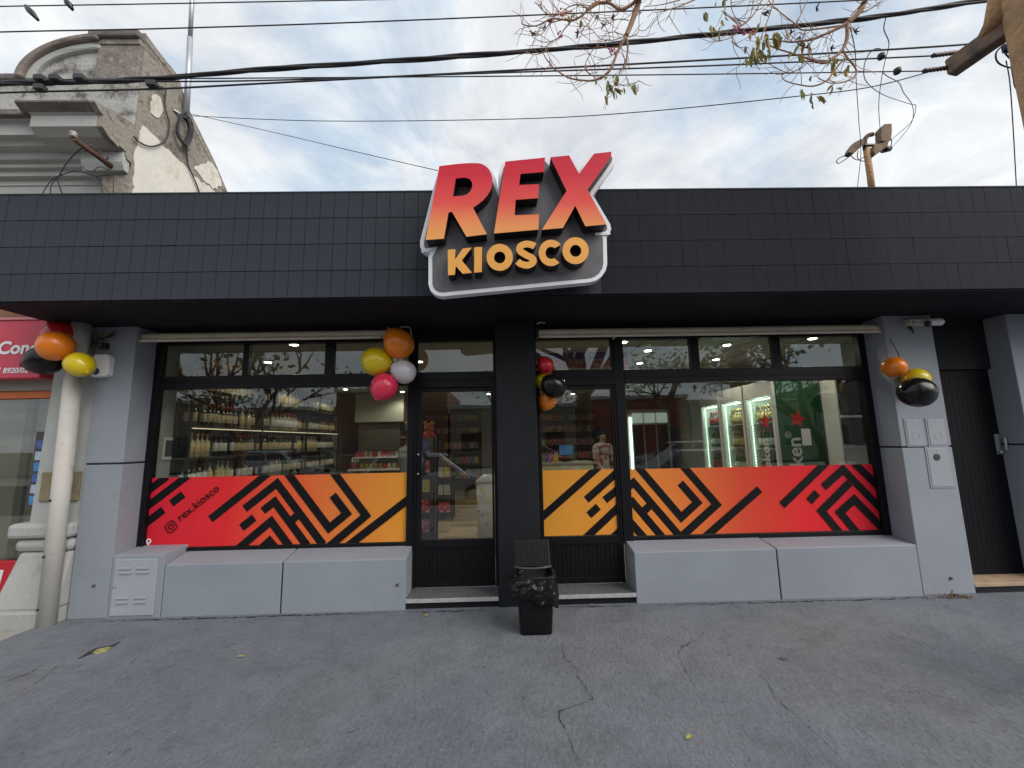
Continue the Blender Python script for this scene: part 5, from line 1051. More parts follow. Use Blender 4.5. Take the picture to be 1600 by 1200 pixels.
# long shelf along the left wall
sh = empty('bottle_shelf', (-3.9, 3.3, 0.09), 'long black metal bottle shelf along the left shop wall', 'shelf')
for y in (0.93, 2.45, 3.95, 5.50):
    for x in (-4.075, -3.905): MB().box(x-0.015, x+0.015, y-0.015, y+0.015, 0.09, 2.70).build('post', m_steel_k, sh)
LV = (0.62, 1.10, 1.48, 1.87, 2.30)
for z in LV: MB().box(-4.08, -3.895, 0.94, 5.49, z-0.028, z).build('shelf_board', m_shelfw, sh, bevel=0.003)
MB().box(-4.098, -4.085, 0.94, 5.49, 0.3, 2.7).build('back_panel', mat('shelf_back', (0.025, 0.018, 0.013), 0.7, spec=0.2), sh)
MB().box(-3.905, -3.893, 0.96, 5.45, 1.833, 1.842).build('light_strip', m_ledw, sh)
rows = {1: ['dw', 'dw', 'cw', 'dc', 'gc'], 2: ['dw', 'dc', 'dc', 'cy', 'dc'], 3: ['dc', 'cy', 'cw', 'aw', 'aw'], 4: ['dc', 'aw', 'cy', 'cw', 'gc']}
desc = {'dw': 'dark wine bottle with white label', 'dc': 'dark wine bottle with cream label', 'gc': 'green wine bottle with cream label', 'aw': 'amber spirit bottle with cream label', 'cy': 'pale spirit bottle with yellow label', 'cw': 'pale spirit bottle with white label'}
lvn = {1: 'lowest row', 2: 'second row', 3: 'third row', 4: 'top row'}
for lv in (1, 2, 3, 4):
    y = 0.99; cnt = 0
    while y < 5.42:
        kd = rows[lv][min(4, int((y-1.0)/0.9))] if (int(y/0.46)*7+lv*3) % 4 else list(desc)[(int(y/0.46)+lv) % 6]
        if random.random() > 0.09 and min(abs(y-v) for v in (2.45, 3.95)) > 0.05:
            put(kd, (-3.985+random.uniform(-0.012, 0.012), y, LV[lv]+0.0005), desc[kd].replace(' with', ',')+', '+nth(cnt)+' from window on '+lvn[lv]+' of left shelf', 'bottles on the left wall shelf'); cnt += 1
        y += 0.084+random.uniform(0, 0.010)
for k, y in enumerate((1.25, 1.48, 1.72)):
    MB().box(-4.06, -3.92, y, y+0.16, 2.702, 2.70+0.07+0.02*k).build('gift_box', mat('gold_box', (0.55, 0.36, 0.04), 0.5, var=0.3, vscale=20), None, ['nearest', 'middle', 'farthest'][k]+' yellow gift box on top of the left wall shelf', 'box', 'gift boxes on the shelf', bevel=0.004)
g = empty('wall_vent', (-4.1, 0.65, 1.5), 'white framed dark vent on the left shop wall', 'vent')
v0, v1 = atX(258, 688, -4.095), atX(290, 712, -4.095)
y0, y1, z0, z1 = v0.y, max(v0.y+0.22, 0.90), v1.z, v0.z
MB().prism([(y0-0.02, z0-0.035), (y1, z0-0.035), (y1, z1+0.035), (y0-0.02, z1+0.035)], -4.10, -4.085, 'x').build('frame', m_white, g)
MB().prism([(y0, z0), (y1-0.02, z0), (y1-0.02, z1), (y0, z1)], -4.086, -4.080, 'x').build('grille', m_dark, g)
# bulkhead, display table, toys, racks
bk = empty('bulkhead', (-3.0, 6.0, 0.09), 'pale box bulkhead lit from above behind the bottle shelf', 'bulkhead')
MB().box(-3.62, -2.45, 5.75, 6.5, 2.12, CZ-0.002).build('box', mat('bulkhead_pale', (0.46, 0.48, 0.40), 0.4, var=0.06), bk, bevel=0.01)
MB().box(-3.55, -2.55, 5.85, 6.45, 0.09, 2.12).build('dark_wall', mat('olive_dark_wall', (0.10, 0.105, 0.085), 0.6), bk)
tbk = empty('display_table', (-2.7, 4.6, 0.09), 'white edged display table crowded with jars', 'table')
MB().box(-3.25, -2.15, 4.4, 5.0, 1.05, 1.085).build('table_top', m_white, tbk, bevel=0.004); MB().box(-3.2, -2.2, 4.45, 4.95, 0.09, 1.05).build('cabinet', mat('table_cabinet', (0.18, 0.20, 0.19), 0.6), tbk)
MB().box(-3.25, -2.15, 4.62, 5.0, 1.30, 1.32).build('riser_shelf', m_white, tbk); MB().box(-3.25, -3.23, 4.62, 5.0, 1.085, 1.30).box(-2.17, -2.15, 4.62, 5.0, 1.085, 1.30).build('riser_side', m_white, tbk)
jc = [(0.35, 0.20, 0.06), (0.55, 0.48, 0.30), (0.08, 0.07, 0.05), (0.50, 0.05, 0.10), (0.40, 0.36, 0.22), (0.30, 0.28, 0.10)]
jm = []
for k, c in enumerate(jc): jm.append(MB().lathe([(0.035, 0), (0.040, 0.01), (0.040, 0.10), (0.033, 0.115), (0.036, 0.117), (0.036, 0.14)], 10, ms=[0, 0, 0, 1, 1]).mesh('jar', [mat('jar_%d' % k, c, 0.3, var=0.4, vscale=40), c_k]))
cn = ['brown', 'cream', 'black', 'crimson', 'beige', 'olive']
for z, yy in ((1.086, 4.47), (1.321, 4.70)):
    for k in range(11):
        i = random.randrange(6); o = link('jar', jm[i]); jn = nth(k); o.location = (-3.17+k*0.095, yy+random.uniform(-.02, .02), z); tag(o, cn[i]+' jar, '+jn+' from left on the '+('front' if z < 1.2 else 'raised')+' row of display table', 'jar', 'jars on the display table')
def plush(x, y, z, col, col2, lab):
    g = empty('plush_toy', (x, y, z), lab, 'toy', 'plush toys over the display table')
    MB().lathe([(0.02, 0), (0.10, 0.03), (0.13, 0.11), (0.10, 0.20), (0.06, 0.23)], 14, (x, y, z)).build('body', mat('plush_'+lab.split()[0], col, 0.9, var=0.2, vscale=30), g)
    MB().lathe([(0.02, 0.20), (0.09, 0.23), (0.115, 0.30), (0.09, 0.37), (0.02, 0.40)], 14, (x, y, z)).build('head', MATS['plush_'+lab.split()[0]], g)
    for s_ in (-1, 1):
        MB().lathe([(0.01, 0.36), (0.04, 0.38), (0.042, 0.42), (0.012, 0.45)], 10, (x+s_*0.08, y, z)).build('ear', mat('plush_trim_'+lab.split()[0], col2, 0.9), g)
        MB().tube([(x+s_*0.09, y-0.02, z+0.16), (x+s_*0.17, y-0.06, z+0.07)], [0.045, 0.035], 8).build('arm', MATS['plush_'+lab.split()[0]], g)
ts = empty('toy_stand', (-1.95, 5.0, 0.09), 'wooden stand holding the plush toys', 'stand')
MB().box(-2.32, -1.45, 4.85, 5.25, 1.60, 1.63).build('stand_top', m_shelfw, ts); MB().box(-2.30, -2.26, 4.87, 5.23, 0.09, 1.60).box(-1.51, -1.47, 4.87, 5.23, 0.09, 1.60).build('stand_side', m_shelfw, ts); MB().box(-2.26, -1.51, 4.87, 5.23, 1.10, 1.12).build('stand_shelf', m_shelfw, ts)
plush(-2.12, 5.02, 1.63, (0.06, 0.22, 0.28), (0.5, 0.5, 0.45), 'blue plush toy on the wooden stand'); plush(-1.70, 5.02, 1.63, (0.50, 0.12, 0.08), (0.6, 0.35, 0.06), 'red orange plush toy on the wooden stand')
packc = [(0.55, 0.03, 0.03), (0.60, 0.42, 0.05), (0.08, 0.12, 0.35), (0.45, 0.45, 0.42), (0.10, 0.25, 0.08), (0.40, 0.10, 0.30), (0.30, 0.15, 0.05)]
pkn = ['red', 'yellow', 'blue', 'grey', 'green', 'purple', 'brown']
pkm = [MB().hexa([(-0.06, -0.03, 0), (0.06, -0.03, 0), (0.06, 0.03, 0), (-0.06, 0.03, 0), (-0.055, -0.012, 0.19), (0.055, -0.012, 0.19), (0.055, 0.012, 0.19), (-0.055, 0.012, 0.19)]).mesh('snack_pack', mat('pack_'+pkn[k], packc[k], 0.3, var=0.35, vscale=25, col2=tuple(min(1, 0.3+v) for v in packc[(k+3) % 7]), c2lo=0.55, c2hi=0.6, c2scale=18)) for k in range(7)]
def pack(p, where, grp, s=1.0, rz=0.0, i=0, lv=''):
    k = random.randrange(7); o = link('snack_pack', pkm[k]); o.location = p; o.scale = (s, s, s); o.rotation_euler = (random.uniform(-.06, .06), 0, rz+random.uniform(-.12, .12)); tag(o, pkn[k]+' snack pack, '+nth(i)+' from left '+lv+where, 'snack pack', grp)
def rack(x0, x1, y0, y1, levels, name, lab, where, face=-1, h=None, s=1.0, step_=0.13):
    g = empty(name, ((x0+x1)/2, (y0+y1)/2, 0.09), lab, 'rack'); top = h or levels[-1]+0.35
    for x in (x0, x1):
        for y in (y0, y1): MB().box(x-0.012, x+0.012, y-0.012, y+0.012, 0.092, top).build('post', m_steel_k, g)
    for li, z in enumerate(levels):
        MB().box(x0, x1, y0, y1, z-0.02, z).build('shelf_board', m_shelfw, g)
        x = x0+0.075; pi = 0
        while x < x1-0.05: pack((x, y0+0.06, z+0.001), where, lab, s, 0.0, pi, 'on '+(['bottom', 'second', 'third', 'fourth', 'fifth'][li] if li < len(levels)-1 else 'top')+' shelf of '); x += step_; pi += 1
    MB().box(x0, x1, y1-0.012, y1, 0.1, top).build('back_panel', mat('rack_back', (0.16, 0.13, 0.10), 0.7), g)
rack(-3.3, -0.75, 8.5, 8.9, (0.5, 0.95, 1.4, 1.85, 2.25), 'back_wall_rack', 'tall snack rack on the back wall left of centre', 'left back wall rack')
rack(-0.2, 2.9, 8.5, 8.9, (0.6, 1.05, 1.45, 1.85, 2.2), 'back_wall_rack', 'tall snack rack on the back wall right of centre', 'right back wall rack')
rack(-1.62, -1.05, 4.0, 4.35, (0.25, 0.58, 0.92), 'gondola', 'low dark gondola with snacks in the middle of the shop', 'the low gondola')
rack(-1.32, -1.02, 1.75, 2.05, (0.35, 0.62, 0.90, 1.18, 1.45), 'snack_rack', 'narrow snack rack just behind the left door', 'narrow rack behind left door', h=1.68, s=0.9, step_=0.10)
def dots_mat():
    m = bpy.data.materials.new('polka_card'); m.use_nodes = True; t = m.node_tree; nd = t.nodes; lk = t.links.new; b_ = nd['Principled BSDF']
    c = nd.new('ShaderNodeTexCoord'); v = nd.new('ShaderNodeTexVoronoi'); v.inputs['Scale'].default_value = 13; lk(c.outputs['Object'], v.inputs[0])
    r = nd.new('ShaderNodeMapRange'); r.inputs[1].default_value = 0.30; r.inputs[2].default_value = 0.33; lk(v.outputs['Distance'], r.inputs[0])
    x = nd.new('ShaderNodeMix'); x.data_type = 'RGBA'; lk(r.outputs[0], x.inputs[0])
    hs = nd.new('ShaderNodeMix'); hs.data_type = 'RGBA'; hs.inputs[0].default_value = 0.35; lk(v.outputs['Color'], hs.inputs[6]); hs.inputs[7].default_value = (0.35, 0.12, 0.10, 1)
    lk(hs.outputs[2], x.inputs[6]); x.inputs[7].default_value = (0.55, 0.50, 0.47, 1); lk(x.outputs[2], b_.inputs['Base Color']); b_.inputs['Roughness'].default_value = 0.5; return m
g = empty('display_stand', (-0.2, 1.8, 0.09), 'cardboard display stand with coloured dots behind the left door', 'stand')
loft([rloop(-0.17, 1.78, 0.44, 0.34, 0.092), rloop(-0.17, 1.78, 0.46, 0.36, 0.62), rloop(-0.17, 1.78, 0.49, 0.38, 1.02)]).build('body', dots_mat(), g)
loft([rloop(-0.17, 1.78, 0.50, 0.39, 1.02), rloop(-0.17, 1.78, 0.50, 0.39, 1.06), rloop(-0.17, 1.78, 0.30, 0.2, 1.13)]).build('cover', mat('stand_cover', (0.45, 0.42, 0.42), 0.3), g)
# service counter
ct = empty('service_counter', (1.2, 3.6, 0.09), 'pale service counter behind the right door', 'counter')
MB().box(0.45, 1.62, 3.4, 3.95, 0.092, 1.15).build('counter_front', mat('counter_cream', (0.58, 0.57, 0.45), 0.5, var=0.05), ct, bevel=0.01); MB().box(0.42, 1.65, 3.37, 3.98, 1.15, 1.19).build('counter_top', mat('counter_top_grey', (0.35, 0.35, 0.32), 0.3), ct, bevel=0.008)
g = empty('till_screen', (1.15, 3.7, 1.19), 'small blue lit till screen on the service counter', 'screen')
MB().box(1.02, 1.32, 3.66, 3.69, 1.30, 1.52).build('housing', m_dark, g, bevel=0.006); MB().box(1.04, 1.30, 3.656, 3.661, 1.32, 1.50).build('display', mat('till_display', (0.02, 0.05, 0.12), 0.2, emit=(0.10, 0.30, 0.60), estr=0.18), g); MB().tube([(1.17, 3.70, 1.19), (1.17, 3.70, 1.32)], 0.02, 8).box(1.08, 1.26, 3.62, 3.78, 1.19, 1.205).build('foot', m_dark, g)
for k in range(6): pack((0.52+k*0.085, 3.5, 1.191), 'standing on the service counter', 'packs on the counter', 0.8, 0.0, k)
g = empty('header_board', (1.05, 1.35, 2.6), 'blue and red header board hanging behind the right door transom', 'board')
MB().box(0.42, 1.72, 1.30, 1.34, 2.70, 2.80).build('blue_band', mat('header_blue', (0.02, 0.03, 0.22), 0.4), g); MB().box(0.42, 1.72, 1.295, 1.335, 2.58, 2.70).build('red_band', mat('header_red', (0.32, 0.06, 0.05), 0.5, var=0.5, vscale=18, col2=(0.35, 0.35, 0.4), c2lo=0.52, c2hi=0.58, c2scale=14), g)

# coolers along the right wall, doors facing the room
m_cool = mat('cooler_white', (0.62, 0.63, 0.61), 0.4, var=0.04); m_cgreen = mat('cooler_green', (0.012, 0.075, 0.026), 0.35, var=0.08); m_star = mat('star_red', (0.50, 0.015, 0.02), 0.4); m_cint = mat('cooler_inside', (0.55, 0.60, 0.58), 0.5)
def star_poly(cx, cz, r, tilt=0.0): return [(cx+(r if k % 2 == 0 else r*0.42)*math.sin(k*PI/5+tilt), cz+(r if k % 2 == 0 else r*0.42)*math.cos(k*PI/5+tilt)) for k in range(10)]
def cooler(y0, lab, where, side_m, kinds, stick=False):
    X0, X1, y1, Z0, Z1 = 3.62, 4.27, y0+0.66, 0.092, 2.36
    g = empty('drinks_cooler', ((X0+X1)/2, (y0+y1)/2, Z0), lab, 'cooler')
    MB().box(X0+0.05, X1, y0, y0+0.03, Z0, Z1).build('side_panel', side_m, g, bevel=0.004); MB().box(X0+0.05, X1, y1-0.03, y1, Z0, Z1).build('side_panel', m_cool, g)
    MB().box(X1-0.03, X1, y0+0.03, y1-0.03, Z0, Z1).build('back_panel', m_cint, g); MB().box(X0+0.05, X1-0.03, y0+0.03, y1-0.03, Z0, Z0+0.2).box(X0+0.05, X1-0.03, y0+0.03, y1-0.03, Z1-0.2, Z1).build('base_and_canopy', m_cool, g)
    for (a, b_, c, d_) in ((y0, y0+0.045, Z0+0.1, Z1), (y1-0.045, y1, Z0+0.1, Z1), (y0+0.045, y1-0.045, Z0+0.1, Z0+0.2), (y0+0.045, y1-0.045, Z1-0.22, Z1)): MB().box(X0, X0+0.045, a, b_, c, d_).build('door_frame', m_cool, g, bevel=0.004)
    MB().box(X0+0.018, X0+0.024, y0+0.045, y1-0.045, Z0+0.2, Z1-0.22).build('door_pane', m_glass, g)
    st = MB()
    for k in range(44): z = Z0+0.24+k*0.041; st.box(X0+0.052, X0+0.062, y1-0.073, y1-0.057, z, z+0.014)
    st.build('led_strip', m_led, g); MB().box(X0+0.07, X0+0.09, y0+0.1, y1-0.1, Z1-0.245, Z1-0.235).build('led_tube', m_led, g)
    ld = bpy.data.lights.new('cooler_light', 'POINT'); ld.energy = 4.0; ld.color = (0.78, 1.0, 0.86); ld.shadow_soft_size = 0.06
    lo = bpy.data.objects.new('cooler_lamp', ld); COL.objects.link(lo); lo.parent = g; lo.location = (X0+0.085-(X0+X1)/2, 0.0, Z1-0.27-Z0)
    for k in range(5):
        z = Z0+0.22+k*0.37; MB().box(X0+0.10, X1-0.03, y0+0.03, y1-0.03, z-0.008, z).build('wire_shelf', m_white, g)
        for q in range(7):
            kd = kinds[k % len(kinds)]; dn = {'sg': 'green beer bottle', 'sa': 'amber beer bottle', 'sr': 'dark bottle with red label'}[kd]
            put(kd, (X0+0.155, y0+0.075+q*0.082, z+0.0005), dn+', '+nth(q)+' from window on '+['bottom', 'second', 'third', 'fourth', 'top'][k]+' shelf of '+where, 'bottles in the coolers', s=1.12)
    return g
ga = cooler(1.20, 'green sided drinks cooler with red star near the right window', 'green sided cooler', m_cgreen, ['sg', 'sg', 'sr', 'sg', 'sa'])
cooler(1.90, 'middle white drinks cooler with a light strip on the right wall', 'middle cooler', m_cool, ['sa', 'sr', 'sg', 'sa', 'sa'])
cooler(2.60, 'farthest white drinks cooler on the right wall', 'farthest cooler', m_cool, ['sr', 'sa', 'sr', 'sg', 'sr'])
p = at(1246, 655, 1.195); MB().prism(star_poly(p.x, p.z, 0.125, 0.25), 1.1955, 1.199).build('star', m_star, ga)
me = text_mesh('Heineken', 0.27, bold=0.005); me.materials.clear(); me.materials.append(mat('decal_white', (0.62, 0.66, 0.62), 0.5))
wt = max(v.co.x for v in me.vertices); pn_ = at(1247, 684, 1.195)
me.transform(Matrix.Translation((pn_.x+0.03, 1.1965, pn_.z-wt)) @ Matrix.Rotation(-PI/2, 4, 'Y') @ Matrix.Rotation(PI/2, 4, 'X')); link('lettering', me, ga)
q = at(1233, 679, 1.195); me = text_mesh('®', 0.12); me.materials.clear(); me.materials.append(MATS['decal_white']); me.transform(Matrix.Translation((q.x+0.03, 1.1965, q.z-0.05)) @ Matrix.Rotation(-PI/2, 4, 'Y') @ Matrix.Rotation(PI/2, 4, 'X')); link('lettering', me, ga)
# decal on the cooler door glass: star and name up the right edge
MB().prism([(y, z) for y, z in star_poly(1.42, 1.80, 0.13)], 3.632, 3.636, 'x').build('star', m_star, ga)
me = text_mesh('Heineken', 0.22, bold=0.004); me.materials.clear(); me.materials.append(MATS['decal_white'])
wt2 = max(v.co.x for v in me.vertices); me.transform(Matrix.Translation((3.634, 1.40, 1.56-wt2)) @ Matrix.Rotation(-PI/2, 4, 'Z') @ Matrix.Rotation(-PI/2, 4, 'Y') @ Matrix.Rotation(PI/2, 4, 'X')); link('lettering', me, ga)
tgx = at(1258, 690, 1.195); MB().box(tgx.x-0.035, tgx.x+0.085, 1.193, 1.1985, tgx.z-0.05, tgx.z+0.17).build('notice', m_white, ga)
# back wall cooler with a vertical light strip
g = empty('back_cooler', (3.3, 8.4, 0.09), 'distant cooler with bright vertical light strip', 'cooler')
MB().box(2.98, 4.3, 6.4, 7.0, 0.092, 2.35).build('cabinet', m_cool, g); st = MB()
for k in range(30): z = 0.75+k*0.047; st.box(3.25, 3.285, 6.37, 6.40, z, z+0.026)
st.build('led_strip', m_led, g)
for k in range(3): MB().box(3.32+k*0.32, 3.6+k*0.32, 6.385, 6.40, 0.5, 1.95).build('door_pane', mat('dark_cooler_glass', (0.03, 0.035, 0.035), 0.1), g); MB().box(3.32+k*0.32, 3.6+k*0.32, 6.38, 6.39, 2.0, 2.25).build('light_box', mat('cooler_light_box', (0.8, 0.85, 0.82), 0.4, emit=(0.8, 1.0, 0.9), estr=0.22), g)
# white rack with two dark fronted ovens by the right window edge
g = empty('oven_rack', (4.36, 0.9, 0.09), 'white rack with two dark panel fronts beside the right window edge', 'rack')
MB().box(4.17, 4.54, 1.0, 1.04, 0.3, 2.30).box(4.17, 4.19, 0.80, 1.0, 0.3, 2.30).box(4.525, 4.545, 0.80, 1.0, 0.3, 2.30).build('frame', m_cool, g)
for z in (1.43, 1.805, 2.28): MB().box(4.19, 4.525, 0.79, 1.0, z, z+0.03).build('shelf_board', m_cool, g)
MB().box(4.20, 4.52, 0.80, 0.99, 0.30, 1.425).build('lower_front', m_cool, g, bevel=0.006)
for z0, z1 in ((1.49, 1.785), (1.862, 2.25)): MB().box(4.205, 4.51, 0.80, 0.99, z0, z1).build('dark_front', mat('oven_glass', (0.008, 0.008, 0.012), 0.12), g, bevel=0.006)

# people inside
def skin_person(x, y, rz, H, top, trou, hair, lab, armpose=0, longhair=False, tops='cloth'):
    root = empty('person', (x, y, 0.092), lab, 'person'); root.rotation_euler = (0, 0, rz)
    h = H
    def chain(nm, V, E, Rr, m, parent, sub=2, rt=0):
        me = bpy.data.meshes.new(nm); me.from_pydata(V, E, []); me.materials.append(m); o = bpy.data.objects.new(nm, me); COL.objects.link(o); o.parent = parent
        md = o.modifiers.new('skin', 'SKIN'); md.use_smooth_shade = True
        for i, r in enumerate(Rr):
            sv = me.skin_vertices[0].data[i]; sv.radius = (r, r) if not isinstance(r, tuple) else r; sv.use_root = (i == rt)
        sb = o.modifiers.new('sub', 'SUBSURF'); sb.levels = sub; sb.render_levels = sub; return o
    a = armpose
    V = [(0, 0, .52*h), (0, 0, .62*h), (0, .01, .74*h), (0, 0, .83*h), (0, 0, .87*h), (0, -.01, .93*h), (0, -.01, .975*h),
         (-.115*h, 0, .81*h), (-.135*h, -.02-.02*a, .64*h), (-.12*h, -.05-.20*a, .50*h+.10*h*a), (-.12*h, -.07-.25*a, .455*h+.13*h*a), (.115*h, 0, .81*h), (.135*h, -.02-.02*a, .64*h), (.12*h, -.05-.20*a, .50*h+.10*h*a), (.12*h, -.07-.25*a, .455*h+.13*h*a),
         (-.055*h, 0, .50*h), (-.06*h, -.01, .27*h), (-.06*h, .01, .035*h), (-.062*h, -.10, .02*h), (.055*h, 0, .50*h), (.06*h, -.01, .27*h), (.06*h, .01, .035*h), (.062*h, -.10, .02*h)]
    E = [(0, 1), (1, 2), (2, 3), (3, 4), (4, 5), (5, 6), (3, 7), (7, 8), (8, 9), (9, 10), (3, 11), (11, 12), (12, 13), (13, 14), (0, 15), (15, 16), (16, 17), (17, 18), (0, 19), (19, 20), (20, 21), (21, 22)]
    Rr = [(.085*h, .06*h), (.075*h, .055*h), (.085*h, .06*h), (.06*h, .05*h), .031*h, (.042*h, .05*h), (.038*h, .045*h), .034*h, .026*h, .02*h, .018*h, .034*h, .026*h, .02*h, .018*h, .052*h, .036*h, .024*h, .022*h, .052*h, .036*h, .024*h, .022*h]
    sk = mat('skin_tone', (0.42, 0.24, 0.16), 0.55)
    body = chain('body', V, E, Rr, sk, root)
    g_ = 1.13
    top_m = top; chain('shirt', [V[i] for i in (0, 1, 2, 3)]+[V[7], V[8], V[11], V[12]], [(0, 1), (1, 2), (2, 3), (3, 4), (4, 5), (3, 6), (6, 7)], [(.10*h, .075*h), (.09*h, .068*h), (.098*h, .072*h), (.068*h, .058*h), .046*h, .038*h, .046*h, .038*h], top_m, root)
    chain('trousers', [V[0], V[15], V[16], V[17], V[19], V[20], V[21]], [(0, 1), (1, 2), (2, 3), (0, 4), (4, 5), (5, 6)], [(.096*h, .072*h), .062*h, .047*h, .036*h, .062*h, .047*h, .036*h], trou, root)
    HV = [(0, .012, .955*h), (0, .02, .985*h)]+([(0, .06, .90*h), (0, .075, .80*h), (0, .07, .73*h)] if longhair else [(0, .045, .92*h)])
    chain('hair', HV, [(0, 1), (0, 2)]+([(2, 3), (3, 4)] if longhair else []), [(.05*h, .052*h), (.044*h, .046*h)]+([.046*h, .045*h, .03*h] if longhair else [.042*h]), hair, root)
    # face: nose, eyes, mouth
    MB().lathe([(0.004, -0.016), (0.011, -0.008), (0.006, 0.018)], 8, (0, -0.088, .925*h)).build('nose', sk, root)
    for s_ in (-1, 1):
        MB().lathe([(0.003, -0.007), (0.009, 0), (0.003, 0.007)], 8, (s_*0.028, -0.083, .938*h)).build('eye', m_dark, root)
        MB().lathe([(0.004, -0.025), (0.014, 0), (0.004, 0.025)], 8, (s_*.047*h, 0, .93*h)).build('ear', sk, root)
        hx, hy, hz = V[10 if s_ < 0 else 14]; hb = MB()
        for k in range(4): hb.tube([(hx-0.024+k*0.016, hy, hz), (hx-0.026+k*0.017, hy-0.015, hz-0.045), (hx-0.026+k*0.017, hy-0.028, hz-0.078+0.008*abs(k-1.5))], [0.010, 0.009, 0.007], 6)
        hb.tube([(hx-s_*0.02, hy-0.01, hz+0.01), (hx-s_*0.045, hy-0.035, hz-0.02), (hx-s_*0.045, hy-0.05, hz-0.045)], [0.011, 0.010, 0.008], 6); hb.build('fingers', sk, root)
    MB().box(-0.022, 0.022, -0.086, -0.078, .902*h, .907*h).build('mouth', mat('lips', (0.30, 0.10, 0.09), 0.5), root)
    for o in root.children: o.matrix_parent_inverse = Matrix.Identity(4)
    return root
m_floral = mat('floral_cloth', (0.52, 0.48, 0.44), 0.8, var=0.15, vscale=30, col2=(0.30, 0.07, 0.08), c2lo=0.5, c2hi=0.54, c2scale=16); m_jean = mat('denim', (0.04, 0.05, 0.08), 0.8); m_greyt = mat('grey_tshirt', (0.32, 0.33, 0.34), 0.85, var=0.12, vscale=8); m_hair = mat('dark_hair', (0.012, 0.009, 0.008), 0.5)
skin_person(2.02, 4.3, 0.5, 1.66, m_floral, m_jean, m_hair, 'person in a flowered top with long dark hair standing by the counter', 0.6, True)
skin_person(-1.62, 2.75, 2.4, 1.70, m_greyt, m_jean, m_hair, 'person in a grey shirt standing left of the left door', 0.5)

